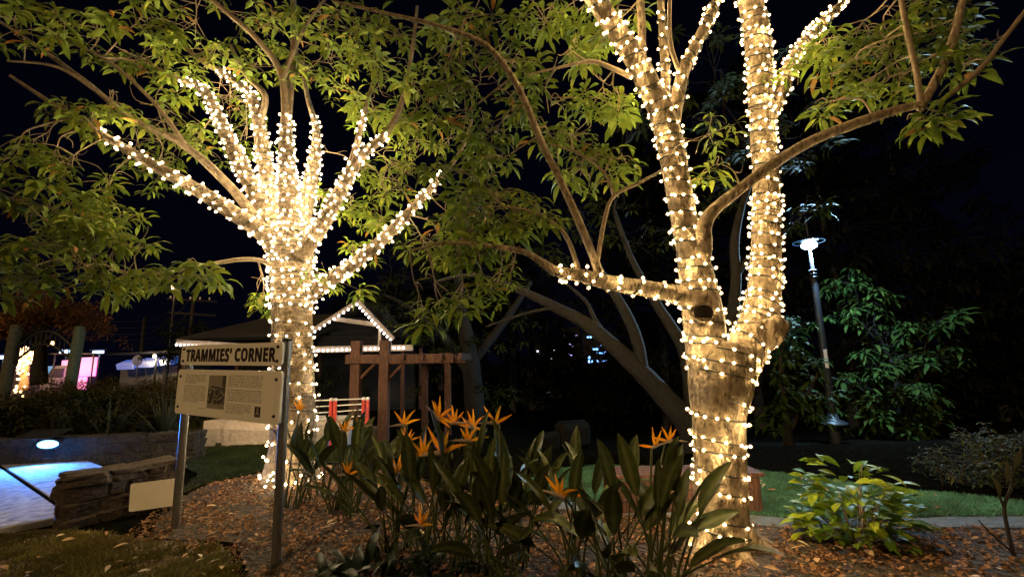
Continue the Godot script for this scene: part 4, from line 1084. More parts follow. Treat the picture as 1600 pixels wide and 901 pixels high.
func build_litter() -> void:
	rng.seed = 51
	# bark chips
	var chip := MB.new()
	blade(chip, Vector3(-0.5, 0, 0), Vector3.RIGHT, Vector3.UP, 1.0, 0.5, 0.5, 0.3, 3, Color.WHITE, 0.5)
	var chip_mesh := chip.mesh()
	var bed := PackedVector2Array([Vector2(-4.2, -5.8), Vector2(-3.75, -4.6), Vector2(-3.3, -4.62), Vector2(-2.75, -4.3), Vector2(-2.5, -4.25), Vector2(-2.2, -3.6), Vector2(-1.5, -3.1), Vector2(-0.6, -2.6), Vector2(6.5, -2.6), Vector2(6.6, -4.2), Vector2(4.4, -4.44), Vector2(2.6, -4.6), Vector2(1.2, -4.97), Vector2(-0.2, -5.6), Vector2(-1.4, -6.9), Vector2(-2.6, -7.9), Vector2(-3.8, -7.8), Vector2(-4.4, -6.9)])
	var where := []
	var tints := []
	for p in scatter(bed, 44000):
		if wob.get_noise_2d(p.x * 110.0, p.y * 110.0) + 0.5 * wob.get_noise_2d(p.x * 400.0, p.y * 400.0) < rng.randf_range(-0.5, 0.12): continue
		var s := lerpf(0.014, 0.075, pow(rng.randf(), 2.2))
		where.append(Transform3D(Basis.from_euler(Vector3(rng.randf_range(-0.5, 0.5), rng.randf() * TAU, rng.randf_range(-0.6, 0.6))).scaled(Vector3(s, s, s * 0.8)), on(p.x, p.y, rng.randf_range(0.008, 0.03))))
		var k := rng.randf()
		tints.append(Color(0.13, 0.064, 0.03).lerp(Color(0.42, 0.235, 0.122), k * k))
	many(self, "mulch", chip_mesh, M.litter, where, tints, "brown bark mulch and dry leaf litter covering the garden bed")
	# dry leaves
	var kinds := []
	for k in 4:
		var mb := MB.new()
		blade(mb, Vector3(-0.055, 0.004, 0), Vector3(1, 0.25, 0), Vector3.UP, 0.11, rng.randf_range(0.038, 0.06), rng.randf_range(0.1, 0.5), rng.randf_range(0.15, 0.5), 5, [Color(0.32, 0.20, 0.10), Color(0.42, 0.29, 0.16), Color(0.27, 0.15, 0.07), Color(0.46, 0.36, 0.22)][k], 0.5)
		kinds.append(mb.mesh())
	var verge := PackedVector2Array([Vector2(-5.3, -4.8), Vector2(-4.7, -5.0), Vector2(-3.6, -4.72), Vector2(-2.7, -4.5), Vector2(-2.05, -3.72), Vector2(-1.2, -3.1), Vector2(-1.6, -2.9), Vector2(-4.5, -3.4)])
	var spots := [[verge, 64, "dry brown fallen leaf lying on the grass verge in front of the sign", "fallen leaves on the grass verge"], [PackedVector2Array([Vector2(2.4, -4.95), Vector2(4.4, -4.8), Vector2(4.6, -5.3), Vector2(3.3, -6.5), Vector2(2.4, -6.4)]), 26, "pale fallen leaf lying on the green lawn behind the forked tree", "fallen leaves on the lawn"], [bed, 220, "curled pale dry leaf lying on top of the brown mulch", "fallen leaves on the mulch"], [PackedVector2Array([Vector2(-6.6, -5.9), Vector2(-5.1, -5.2), Vector2(-5.4, -4.9), Vector2(-7.6, -5.6)]), 24, "dry fallen leaf lying on the blue-lit concrete path", "fallen leaves on the path"]]
	for s in spots:
		for p in scatter(s[0], s[1]):
			var o := solo("fallen_leaf", kinds[rng.randi() % 4], M.litter, s[2], "leaf", s[3])
			o.transform = Transform3D(Basis.from_euler(Vector3(rng.randf_range(-0.35, 0.35), rng.randf() * TAU, rng.randf_range(-0.35, 0.35))).scaled(Vector3.ONE * rng.randf_range(0.45, 1.0)), on(p.x, p.y, 0.085 if s[1] == 24 else (0.05 if s[1] == 64 else 0.035)))
	# grass tufts
	var tuft := MB.new()
	for k in 9:
		var a := rng.randf() * TAU
		var f := Vector3(cos(a), 0, sin(a))
		blade(tuft, f * rng.randf() * 0.02, Vector3.UP + f * rng.randf_range(0.1, 0.7), Vector3(-f.z, 0, f.x), rng.randf_range(0.03, 0.065), 0.006, rng.randf_range(0.2, 1.4), 0.2, 2, Color.WHITE, 0.5)
	var tuft_mesh := tuft.mesh()
	var full := PackedVector2Array([Vector2(-5.5, -4.75), Vector2(-4.7, -5.0), Vector2(-3.6, -4.7), Vector2(-2.7, -4.45), Vector2(-2.0, -3.7), Vector2(-1.2, -3.1), Vector2(-0.9, -2.7), Vector2(-5.5, -2.9)])
	for patch in [[full, 9000, Color(0.14, 0.12, 0.034), 1.0, "short patchy grass of the verge in front of the sign"], [PackedVector2Array([Vector2(0.0, -5.98), Vector2(1.2, -5.22), Vector2(2.6, -4.84), Vector2(4.4, -4.68), Vector2(6.4, -4.47), Vector2(5.3, -4.95), Vector2(4.5, -5.55), Vector2(3.4, -6.8), Vector2(2.2, -7.15), Vector2(0.4, -7.25)]), 14000, Color(0.10, 0.25, 0.16), 0.7, "mown green grass of the lawn beyond the concrete edging"], [PackedVector2Array([Vector2(-4.35, -6.1), Vector2(-4.5, -7.0), Vector2(-3.9, -7.9), Vector2(-2.6, -8.1), Vector2(-1.9, -8.6), Vector2(-3.0, -10.4), Vector2(-6.0, -10.6), Vector2(-7.0, -10.0), Vector2(-6.3, -8.7), Vector2(-5.0, -7.6)]), 12000, Color(0.034, 0.048, 0.014), 0.8, "mown dark grass of the lawn left of the left lit tree"]]:
		where = []
		tints = []
		for p in scatter(patch[0], patch[1]):
			if patch[1] == 9000 and wob.get_noise_2d(p.x * 60.0, p.y * 60.0) < -0.12 and rng.randf() < 0.8: continue
			var s: float = patch[3] * rng.randf_range(0.6, 1.2)
			where.append(Transform3D(Basis.from_euler(Vector3(0, rng.randf() * TAU, 0)).scaled(Vector3(s, s, s)), on(p.x, p.y, 0.004)))
			tints.append(((patch[2] as Color) * rng.randf_range(0.6, 1.4) * (1.0 + 0.7 * wob.get_noise_2d(p.x * 50.0, p.y * 50.0))).lerp(Color(0.12, 0.10, 0.05), 0.35 if rng.randf() < 0.12 else 0.0))
		many(self, "grass", tuft_mesh, M.grass, where, tints, patch[4])

# ------------------------------------------------------------------ things behind
func lamp_light(o: Node3D, at: Vector3, col: Color, energy: float, size: float) -> void:
	var l := OmniLight3D.new()
	l.name = "lamp_glow"
	l.light_color = col.linear_to_srgb()
	l.light_energy = energy
	l.light_size = size
	l.omni_range = 40.0
	l.omni_attenuation = 2.0
	l.shadow_enabled = true
	o.add_child(l, true)
	l.position = at

func led_row(o: Node3D, a: Vector3, b: Vector3, gap: float, r: float, every: int, energy: float) -> void:
	var n := int((b - a).length() / gap)
	for k in n + 1:
		var m := part(o, "led_bulb", bulb_mesh(r), M.led)
		m.position = a.lerp(b, float(k) / n)
		if k % every == every / 2: lamp_light(o, m.position, Color(1.0, 0.84, 0.74), energy * 0.45, r)

func build_pavilion() -> void:
	M.led = lit(Color(1.0, 0.86, 0.78), 6.0)
	var t := thing("pavilion", "dark gabled pavilion edged with white lights behind the left lit tree", "pavilion", Vector3(-5.3, 0, -15.0))
	# gable roof that projects toward the viewer: two slopes
	var apex := Vector3(0.24, 3.78, 0.0)
	var lo_r := Vector3(1.36, 2.58, 0.0)
	var lo_l := Vector3(-1.45, 2.72, 0.0)
	var deep := Vector3(0, 0, -3.2)
	for s in [[apex, lo_r], [apex, lo_l]]:
		var mb := MB.new()
		var a: Vector3 = s[0]
		var b: Vector3 = s[1] + (s[1] - s[0]) * 0.06
		var d := (b - a)
		var y := d.normalized()
		var z := Vector3.BACK
		block(mb, (a + b) * 0.5 + deep * 0.5 + Vector3(0, 0.05, 0), Vector3(0.06, d.length(), 3.3), Basis(y.cross(z), y, z), 0.01)
		part(t, "roof_slope", mb.mesh(), M.roof)
		beam(t, "barge_board", a + Vector3(0, -0.03, 0.07), b + Vector3(0, -0.03, 0.07), 0.03, 0.13, M.timber_pale)
	beam(t, "tie_beam", apex.lerp(lo_l, 0.52) + Vector3(0.1, -0.03, 0.02), apex.lerp(lo_r, 0.62) + Vector3(-0.1, -0.06, 0.02), 0.05, 0.14, M.timber_pale)
	beam(t, "king_post", Vector3(0.95, 2.2, -0.02), Vector3(0.95, 2.92, -0.02), 0.08, 0.08, M.timber_pale)
	beam(t, "collar_rail", Vector3(0.98, 2.36, 0.0), Vector3(1.35, 2.36, 0.0), 0.05, 0.06, M.timber_pale)
	# gable infill boards, set back
	for k in 5:
		var h := 2.45 + 0.2 * k
		var f := (h - 2.6) / 1.18
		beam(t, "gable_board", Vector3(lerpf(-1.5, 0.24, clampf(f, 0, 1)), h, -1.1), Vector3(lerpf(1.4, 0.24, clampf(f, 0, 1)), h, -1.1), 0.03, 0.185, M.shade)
	# the lit fascia beams
	beam(t, "fascia", Vector3(-5.62, 2.60, 0.05), Vector3(-1.9, 2.26, 0.02), 0.05, 0.16, M.timber_pale)
	beam(t, "fascia", Vector3(-1.85, 2.22, 0.02), Vector3(2.05, 2.20, 0.0), 0.05, 0.2, M.timber_pale)
	# main roof behind the left fascia: sloping back to a ridge
	var mr := MB.new()
	mr.face([Vector3(-5.7, 2.68, 0.1), Vector3(-4.2, 3.7, -3.0), Vector3(0.0, 3.75, -3.0), Vector3(-1.3, 2.66, 0.05)])
	mr.face([Vector3(-5.7, 2.68, 0.1), Vector3(-5.7, 2.66, -6.0), Vector3(-4.2, 3.7, -3.0)])
	mr.face([Vector3(-5.7, 2.62, 0.1), Vector3(-1.3, 2.60, 0.05), Vector3(0.0, 3.69, -3.0), Vector3(-4.2, 3.64, -3.0)])
	part(t, "main_roof", mr.mesh(), M.roof)
	for x in [-5.4, -2.2, 1.7]:
		for z in [-0.1, -3.0]:
			beam(t, "post", Vector3(x, 0.0, z), Vector3(x, 2.3 if x > -5 else 2.55, z), 0.12, 0.12, M.timber_dark)
	led_row(t, apex + Vector3(-0.02, -0.14, 0.11), lo_r + Vector3(-0.03, -0.12, 0.11), 0.145, 0.036, 5, 0.16)
	led_row(t, apex + Vector3(-0.14, -0.2, 0.11), lo_l + Vector3(0.03, -0.12, 0.11), 0.165, 0.036, 5, 0.16)
	led_row(t, Vector3(-1.6, 2.18, 0.09), Vector3(1.75, 2.20, 0.07), 0.15, 0.036, 5, 0.16)
	led_row(t, Vector3(-5.55, 2.49, 0.13), Vector3(-2.0, 2.16, 0.1), 0.125, 0.036, 6, 0.16)
	# dark wall at the back of the shelter
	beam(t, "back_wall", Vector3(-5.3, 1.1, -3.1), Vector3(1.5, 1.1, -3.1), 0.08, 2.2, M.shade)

func build_pergola() -> void:
	var t := thing("pergola", "reddish timber pergola of stout posts and crossbeams right of the white gable", "pergola", Vector3(-3.4, 0, -10.4))
	for p in [Vector3(-0.12, 0, 0), Vector3(0.53, 0, 0.05), Vector3(1.05, 0, -1.9), Vector3(1.75, 0, -1.2)]:
		beam(t, "post", p + Vector3(0, -0.4, 0), p + Vector3(0, 2.18 if p.z > -0.5 else 1.9, 0), 0.21 if p.z > -0.5 else 0.15, 0.21 if p.z > -0.5 else 0.15, M.timber_dark)
	beam(t, "beam", Vector3(-0.32, 1.78, 0.12), Vector3(2.05, 1.74, 0.02), 0.09, 0.20, M.timber_dark)
	beam(t, "beam", Vector3(-0.32, 1.76, -1.75), Vector3(2.15, 1.74, -1.55), 0.09, 0.20, M.timber_dark)
	for k in 4: beam(t, "rafter", Vector3(0.95 + 0.42 * k, 1.80 - 0.01 * k, 0.22), Vector3(0.95 + 0.42 * k, 1.80, -2.2), 0.08, 0.15, M.timber_dark)
	for x in [-0.12, 0.53]: beam(t, "brace", Vector3(x + 0.1, 1.35, 0.02), Vector3(x + 0.42, 1.66, 0.05), 0.06, 0.06, M.timber_dark)

func build_play_corner() -> void:
	# red and white barrier before the pavilion
	var t := thing("barrier_rail", "red double posts joined by thin white rails before the pavilion", "barrier", Vector3(-3.74, 0, -9.6))
	for x in [0.0, 0.66]:
		for k in 2:
			var o := part(t, "post", box_mesh(Vector3(0.062, 0.92, 0.07), 0.01), M.red)
			o.position = Vector3(x + 0.09 * k, 0.48, 0.02 * k)
			var c := part(o, "cap", box_mesh(Vector3(0.066, 0.06, 0.074), 0.012), M.white)
			c.position = Vector3(0, 0.48, 0)
	for k in 5:
		var mb := MB.new()
		rod(mb, Vector3(-0.75, 0.94 - 0.13 * k, -0.06), Vector3(0.72, 0.96 - 0.10 * k - 0.004 * k * k, -0.06), 0.012, -1.0, 6)
		part(t, "rail", mb.mesh(), M.white)
	var kb := thing("concrete_plinth", "pale sloping concrete plinth half hidden by the left lit tree's trunk", "plinth", Vector3(-5.2, 0, -10.2))
	var mb2 := MB.new()
	mb2.face([Vector3(-1.5, 0.55, 0.0), Vector3(-1.3, 0.56, -0.7), Vector3(1.7, 0.52, -0.7), Vector3(1.75, 0.46, 0.1)])
	mb2.face([Vector3(-1.5, 0.40, 0.0), Vector3(-1.5, 0.55, 0.0), Vector3(1.75, 0.46, 0.1), Vector3(1.7, 0.22, 0.25)])
	mb2.face([Vector3(-1.5, 0.0, -0.05), Vector3(-1.5, 0.40, 0.0), Vector3(1.7, 0.22, 0.25), Vector3(1.7, 0.0, 0.3)])
	mb2.face([Vector3(-1.3, 0.0, -0.7), Vector3(-1.3, 0.56, -0.7), Vector3(-1.5, 0.55, 0.0), Vector3(-1.5, 0.0, -0.05)])
	mb2.face([Vector3(1.7, 0.0, 0.3), Vector3(1.7, 0.22, 0.25), Vector3(1.75, 0.46, 0.1), Vector3(1.7, 0.52, -0.7), Vector3(1.7, 0.0, -0.7)])
	part(kb, "slope", mb2.mesh(), textured(noise(0.02, 61), [[0.2, Color(0.5, 0.42, 0.38)], [0.8, Color(0.66, 0.57, 0.52)]], Vector3(1, 1, 1), 0.8, 3.0))
	var st := thing("stone_block", "pale weathered boulder standing alone in the dark behind the flowers", "boulder", Vector3(1.45, height(1.45, -12.0) - 0.1, -12.0), 0.3)
	part(st, "rock", box_mesh(Vector3(0.85, 0.62, 0.5), 0.1, 0.12), M.mortar_dark).position.y = 0.45
	part(st, "rock", box_mesh(Vector3(0.5, 0.5, 0.45), 0.1, 0.12), M.mortar_dark).position = Vector3(-0.68, 0.33, 0.05)

func build_park_lamp() -> void:
	var t := thing("park_lamp", "tall slim park lamp post with a bright blue-white disc head", "lamp post", Vector3(7.98, height(7.98, -12.0), -12.0))
	var y0 := -height(7.98, -12.0)
	var mb := MB.new()
	rod(mb, Vector3(0, -0.2, 0), Vector3(0, y0 - 0.12, 0), 0.13, 0.12, 16)
	part(t, "plinth", mb.mesh(), M.pole_green)
	mb = MB.new()
	tube(mb, [Vector4(0, y0 - 0.16, 0, 0.32), Vector4(0, y0 - 0.08, 0, 0.30), Vector4(0, y0, 0, 0.14), Vector4(0, y0 + 0.14, 0, 0.10)], 20)
	part(t, "skirt", mb.mesh(), M.pole_green)
	mb = MB.new()
	rod(mb, Vector3(0, y0 + 0.1, 0), Vector3(0, y0 + 3.62, 0), 0.095, 0.08, 16)
	part(t, "pole", mb.mesh(), M.pole_green)
	for k in 3:
		mb = MB.new()
		rod(mb, Vector3(0, y0 + 3.6 + 0.09 * k, 0), Vector3(0, y0 + 3.65 + 0.09 * k, 0), 0.10, 0.092, 16)
		part(t, "collar", mb.mesh(), M.pole_green)
	mb = MB.new()
	rod(mb, Vector3(0, y0 + 3.7, 0), Vector3(0, y0 + 4.45, 0), 0.06, 0.035, 14)
	part(t, "neck", mb.mesh(), M.pole_green)
	mb = MB.new()
	tube(mb, [Vector4(0, y0 + 4.60, 0, 0.22), Vector4(0, y0 + 4.63, 0, 0.23), Vector4(0, y0 + 4.68, 0, 0.15), Vector4(0, y0 + 4.74, 0, 0.06)], 28)
	part(t, "disc", mb.mesh(), M.pole_green)
	mb = MB.new()
	rod(mb, Vector3(0, y0 + 4.72, 0), Vector3(0, y0 + 5.3, 0), 0.03, 0.02, 8)
	part(t, "finial", mb.mesh(), M.pole_green)
	var s := SphereMesh.new()
	s.radius = 0.19
	s.height = 0.22
	part(t, "lens", s, lit(Color(0.42, 0.80, 1.0), 16.0)).position = Vector3(0, y0 + 4.5, 0)
	M.ring = lit(Color(0.12, 0.42, 1.0), 0.6)
	(M.ring as StandardMaterial3D).albedo_color = Color(0.02, 0.02, 0.03)
	var ring := []
	for k in 37: ring.append(Vector4(cos(TAU * k / 36) * 0.37, y0 + 4.585, sin(TAU * k / 36) * 0.37, 0.006))
	mb = MB.new()
	tube(mb, ring, 6)
	part(t, "light_ring", mb.mesh(), M.ring)
	var pl := part(t, "label_plate", box_mesh(Vector3(0.09, 0.46, 0.012), 0.003), M.white)
	pl.position = Vector3(-0.03, y0 + 1.5, 0.1)
	lamp_light(t, Vector3(0.0, y0 + 4.36, 0.16), Color(0.44, 0.74, 1.0), 46.0, 0.1)

func shade_tree(called: String, label: String, group: String, spec: Array, clusters: Array, sprays: Array, per: float, bark: Material, leaf: Material, seed_: int, reach := 1.0, size := 1.0) -> void:
	var t := thing(called, label, "tree" if not called.contains("shrub") else "shrub", Vector3.ZERO, 0.0, group)
	var paths := limb_paths(spec, 4)
	for i in paths.size():
		var mb := MB.new()
		tube(mb, paths[i], 10 if i == 0 else 7, 0.07)
		part(t, "trunk" if i == 0 else "limb", mb.mesh(), bark)
	crown(t, paths, clusters, sprays, per, 0, leaf, bark, seed_, reach, size)

func build_shade_trees() -> void:
	var dark := []
	var wide := []
	var brown := []
	for k in 3: brown.append(spray_mesh(380 + k, 0.2, 7, Color(0.32, 0.16, 0.05), 2))  # dim orange light on the arch canopy put into the leaf colour
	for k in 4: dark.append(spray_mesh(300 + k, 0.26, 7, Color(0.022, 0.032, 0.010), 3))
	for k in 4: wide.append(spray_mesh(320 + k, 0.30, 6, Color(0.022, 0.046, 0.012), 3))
	shade_tree("grey_limbed_tree", "unlit tree with sprawling bare grey limbs between the two lit trees", "trees in the dark", [
		[Vector4(3.308, -0.435, -8.6, 0.263), Vector4(3.13, 0.358, -8.6, 0.215), Vector4(2.736, 0.885, -8.6, 0.191), Vector4(2.34, 1.353, -8.6, 0.179), Vector4(1.843, 1.856, -8.6, 0.149), Vector4(1.356, 2.285, -8.6, 0.131), Vector4(0.798, 2.589, -8.5, 0.1), Vector4(0.118, 2.928, -8.4, 0.07), Vector4(-0.69, 3.177, -8.2, 0.04), Vector4(-1.352, 3.041, -8, 0.022)],
		[Vector4(2.34, 1.353, -8.6, 0.143), Vector4(2.297, 1.903, -8.6, 0.119), Vector4(2.12, 2.444, -8.6, 0.107), Vector4(1.875, 2.937, -8.6, 0.084), Vector4(1.547, 3.567, -8.6, 0.06), Vector4(1.285, 4.469, -8.6, 0.036)],
		[Vector4(3.226, 0.096, -8.7, 0.157), Vector4(3.219, 1.586, -8.7, 0.133), Vector4(2.94, 2.251, -8.7, 0.109), Vector4(2.655, 2.784, -8.7, 0.085), Vector4(2.306, 3.57, -8.7, 0.06), Vector4(2.055, 4.481, -8.7, 0.036)],
		[Vector4(3.729, 0.636, -8.8, 0.134), Vector4(4.16, 2.051, -8.9, 0.124), Vector4(4.389, 3.045, -8.9, 0.105), Vector4(4.446, 3.819, -8.9, 0.093), Vector4(4.685, 4.61, -8.9, 0.068), Vector4(5.198, 5.694, -8.9, 0.043)],
		[Vector4(4.332, 2.983, -8.9, 0.062), Vector4(4.721, 3.55, -8.9, 0.049), Vector4(5.518, 4.052, -8.9, 0.031)],
		[Vector4(1.843, 1.856, -8.6, 0.06), Vector4(1.538, 2.34, -8.6, 0.048), Vector4(1.378, 2.707, -8.6, 0.036), Vector4(0.974, 3.085, -8.6, 0.024)],
		[Vector4(0.798, 2.589, -8.5, 0.041), Vector4(0.222, 2.474, -8.4, 0.029), Vector4(-0.48, 2.25, -8.3, 0.017)]],
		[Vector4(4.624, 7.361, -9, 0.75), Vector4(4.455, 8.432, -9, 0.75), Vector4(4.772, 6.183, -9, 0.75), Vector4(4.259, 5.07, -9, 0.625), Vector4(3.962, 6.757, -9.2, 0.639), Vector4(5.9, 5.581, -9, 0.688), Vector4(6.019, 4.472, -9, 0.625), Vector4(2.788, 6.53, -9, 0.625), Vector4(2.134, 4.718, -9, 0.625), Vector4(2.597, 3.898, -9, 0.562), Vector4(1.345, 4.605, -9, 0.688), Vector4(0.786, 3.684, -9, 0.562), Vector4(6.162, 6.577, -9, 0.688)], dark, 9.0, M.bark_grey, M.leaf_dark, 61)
	shade_tree("spreading_dark_tree", "dark bushy tree rising behind the pergola", "trees in the dark", [
		[Vector4(-1.239, -1.352, -15, 0.417), Vector4(-1.278, 0.195, -15, 0.333), Vector4(-1.4, 1.8, -15, 0.292), Vector4(-1.695, 3.468, -15, 0.208), Vector4(-1.787, 5.194, -15, 0.125), Vector4(-1.839, 6.984, -15, 0.052)],
		[Vector4(-1.346, 1.191, -15, 0.188), Vector4(-2.327, 2.647, -15, 0.146), Vector4(-3.375, 3.514, -15, 0.083), Vector4(-4.224, 3.963, -15, 0.042)],
		[Vector4(-1.403, 1.596, -15, 0.167), Vector4(-0.237, 3.008, -15, 0.125), Vector4(0.641, 4.257, -15, 0.062)]],
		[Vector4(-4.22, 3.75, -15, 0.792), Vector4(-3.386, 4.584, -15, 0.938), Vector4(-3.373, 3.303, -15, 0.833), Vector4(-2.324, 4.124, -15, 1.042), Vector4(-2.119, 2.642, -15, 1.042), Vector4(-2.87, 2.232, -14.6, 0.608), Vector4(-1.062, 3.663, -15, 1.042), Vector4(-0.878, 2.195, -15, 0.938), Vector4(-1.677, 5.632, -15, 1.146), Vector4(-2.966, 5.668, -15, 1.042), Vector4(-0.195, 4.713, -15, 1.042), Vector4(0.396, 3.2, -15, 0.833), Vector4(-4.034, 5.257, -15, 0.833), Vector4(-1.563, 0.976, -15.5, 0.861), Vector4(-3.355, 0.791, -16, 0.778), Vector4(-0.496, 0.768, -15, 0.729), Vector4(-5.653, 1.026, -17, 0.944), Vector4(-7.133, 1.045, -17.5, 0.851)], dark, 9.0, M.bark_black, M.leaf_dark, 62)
	shade_tree("broadleaf_shrub_tree", "green broad-leaved tree drooping beside the park lamp", "trees in the dark", [
		[Vector4(11.013, -1.311, -13.6, 0.246), Vector4(11.025, -0.705, -13.6, 0.189), Vector4(11.059, 0.715, -13.6, 0.113), Vector4(10.957, 1.447, -13.6, 0.038)],
		[Vector4(11.058, -0.179, -13.6, 0.113), Vector4(11.537, 0.702, -13.6, 0.066), Vector4(11.814, 1.24, -13.6, 0.028)],
		[Vector4(11.029, -0.355, -13.6, 0.094), Vector4(9.892, 0.576, -13.4, 0.065), Vector4(9.039, 0.955, -13.4, 0.037)]],
		[Vector4(10.216, 3.756, -13.7, 0.647), Vector4(10.702, 3.159, -13.7, 0.685), Vector4(9.884, 2.797, -13.7, 0.495), Vector4(11.069, 2.375, -13.6, 0.756), Vector4(11.124, 1.44, -13.4, 0.782), Vector4(10.135, 1.465, -13.3, 0.665), Vector4(9.771, 0.765, -13.2, 0.66), Vector4(10.456, 0.572, -13.2, 0.733), Vector4(9.489, 0.077, -13.2, 0.55), Vector4(9.992, -0.109, -13.2, 0.623), Vector4(11.138, 0.379, -13.2, 0.733), Vector4(10.845, -0.302, -13.2, 0.623), Vector4(12.217, 1.413, -13.6, 0.718), Vector4(12.787, 2.536, -13.8, 0.69), Vector4(11.373, -0.316, -13.2, 0.55)], wide, 13.0, M.bark_black, M.leaf_dark, 63, 0.9, 1.25)
	shade_tree("broadleaf_shrub_tree", "dark low tree in the shade left of the park lamp's foot", "trees in the dark", [
		[Vector4(5.868, -1.182, -10.5, 0.146), Vector4(5.943, -0.258, -10.5, 0.109), Vector4(5.963, 0.696, -10.5, 0.073), Vector4(5.995, 1.537, -10.5, 0.036)],
		[Vector4(5.959, -0.124, -10.5, 0.058), Vector4(6.458, 0.683, -10.5, 0.044), Vector4(6.817, 1.232, -10.5, 0.022)]],
		[Vector4(5.816, 1.12, -10.4, 0.491), Vector4(6.342, 1.529, -10.6, 0.471), Vector4(6.274, 0.831, -10.4, 0.491), Vector4(5.691, 0.455, -10.2, 0.453), Vector4(6.298, 0.372, -10.2, 0.368), Vector4(6.696, 2.431, -11, 0.519), Vector4(6.185, 1.989, -11, 0.458)], wide, 13.0, M.bark_dark, M.leaf_dark, 64)
	var far := []
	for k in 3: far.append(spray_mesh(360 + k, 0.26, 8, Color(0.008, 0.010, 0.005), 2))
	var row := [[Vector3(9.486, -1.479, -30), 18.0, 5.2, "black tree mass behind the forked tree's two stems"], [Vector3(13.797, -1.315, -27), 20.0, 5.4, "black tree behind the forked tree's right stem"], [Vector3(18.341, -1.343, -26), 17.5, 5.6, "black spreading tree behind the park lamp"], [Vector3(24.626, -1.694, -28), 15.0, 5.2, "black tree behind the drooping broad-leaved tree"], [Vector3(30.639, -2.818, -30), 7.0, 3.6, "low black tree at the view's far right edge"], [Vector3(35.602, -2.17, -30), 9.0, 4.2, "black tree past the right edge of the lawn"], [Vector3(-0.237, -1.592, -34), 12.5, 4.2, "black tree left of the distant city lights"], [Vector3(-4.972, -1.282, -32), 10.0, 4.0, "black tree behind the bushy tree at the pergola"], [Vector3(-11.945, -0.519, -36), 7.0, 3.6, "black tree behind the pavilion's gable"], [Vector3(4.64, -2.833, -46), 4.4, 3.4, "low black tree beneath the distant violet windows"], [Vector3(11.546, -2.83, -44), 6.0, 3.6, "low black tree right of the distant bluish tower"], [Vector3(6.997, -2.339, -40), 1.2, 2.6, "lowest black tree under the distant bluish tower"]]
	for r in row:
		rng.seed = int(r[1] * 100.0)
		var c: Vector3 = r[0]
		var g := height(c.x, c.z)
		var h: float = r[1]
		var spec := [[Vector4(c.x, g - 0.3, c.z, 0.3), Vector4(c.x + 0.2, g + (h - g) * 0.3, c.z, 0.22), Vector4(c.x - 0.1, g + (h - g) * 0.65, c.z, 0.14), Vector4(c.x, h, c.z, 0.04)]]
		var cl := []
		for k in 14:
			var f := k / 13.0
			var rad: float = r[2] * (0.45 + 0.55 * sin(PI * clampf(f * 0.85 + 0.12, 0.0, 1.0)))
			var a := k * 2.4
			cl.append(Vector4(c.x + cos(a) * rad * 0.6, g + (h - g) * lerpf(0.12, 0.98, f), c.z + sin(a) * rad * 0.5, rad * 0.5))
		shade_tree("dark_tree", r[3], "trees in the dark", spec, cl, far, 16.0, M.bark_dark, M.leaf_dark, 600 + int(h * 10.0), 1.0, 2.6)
	shade_tree("open_shrub", "twiggy small-leaved shrub at the lawn's far right edge", "", [
		[Vector4(5.245, -0.325, -5.9, 0.033), Vector4(5.337, -0.038, -5.9, 0.025), Vector4(5.454, 0.254, -5.9, 0.012)],
		[Vector4(5.266, -0.254, -5.9, 0.025), Vector4(5.673, 0.1, -5.9, 0.016), Vector4(6.035, 0.351, -5.9, 0.008)],
		[Vector4(5.244, -0.289, -5.9, 0.02), Vector4(5.133, 0.114, -5.9, 0.012), Vector4(5.095, 0.338, -5.9, 0.008)]],
		[Vector4(5.237, 0.26, -5.9, 0.246), Vector4(5.547, 0.252, -5.9, 0.279), Vector4(5.772, 0.339, -5.8, 0.29), Vector4(5.964, 0.151, -5.8, 0.274), Vector4(5.351, 0.035, -5.9, 0.229), Vector4(5.639, 0.051, -5.8, 0.258), Vector4(6.24, 0.442, -6, 0.283), Vector4(5.941, 0.434, -6.1, 0.254)], [spray_mesh(341, 0.06, 6, Color(0.04, 0.056, 0.024), 3), spray_mesh(342, 0.075, 6, Color(0.05, 0.066, 0.028), 3)], 60.0, M.bark_dark, M.leaf_dark, 66)
	shade_tree("spreading_street_tree", "broad tree with dim warm light painted into its brown leaves above the garden arch", "trees in the dark", [
		[Vector4(-19.32, 1.311, -19, 0.29), Vector4(-19.414, 2.341, -19, 0.224), Vector4(-19.484, 3.389, -19, 0.172), Vector4(-19.463, 4.186, -19, 0.106)],
		[Vector4(-19.443, 2.732, -19, 0.132), Vector4(-20.74, 3.821, -19, 0.092), Vector4(-22.183, 4.529, -19, 0.053)],
		[Vector4(-19.462, 2.863, -19, 0.132), Vector4(-18.341, 3.756, -19, 0.092), Vector4(-17.308, 3.994, -19, 0.053)]],
		[Vector4(-21.871, 4.252, -19, 0.897), Vector4(-20.821, 4.358, -19, 0.897), Vector4(-19.776, 4.517, -19, 0.897), Vector4(-18.668, 4.218, -19, 0.792), Vector4(-17.692, 3.871, -19, 0.686), Vector4(-21.252, 3.702, -19, 0.686), Vector4(-19.65, 3.755, -18.6, 0.672)], brown, 30.0, M.bark_dark, M.leaf_dark, 67)
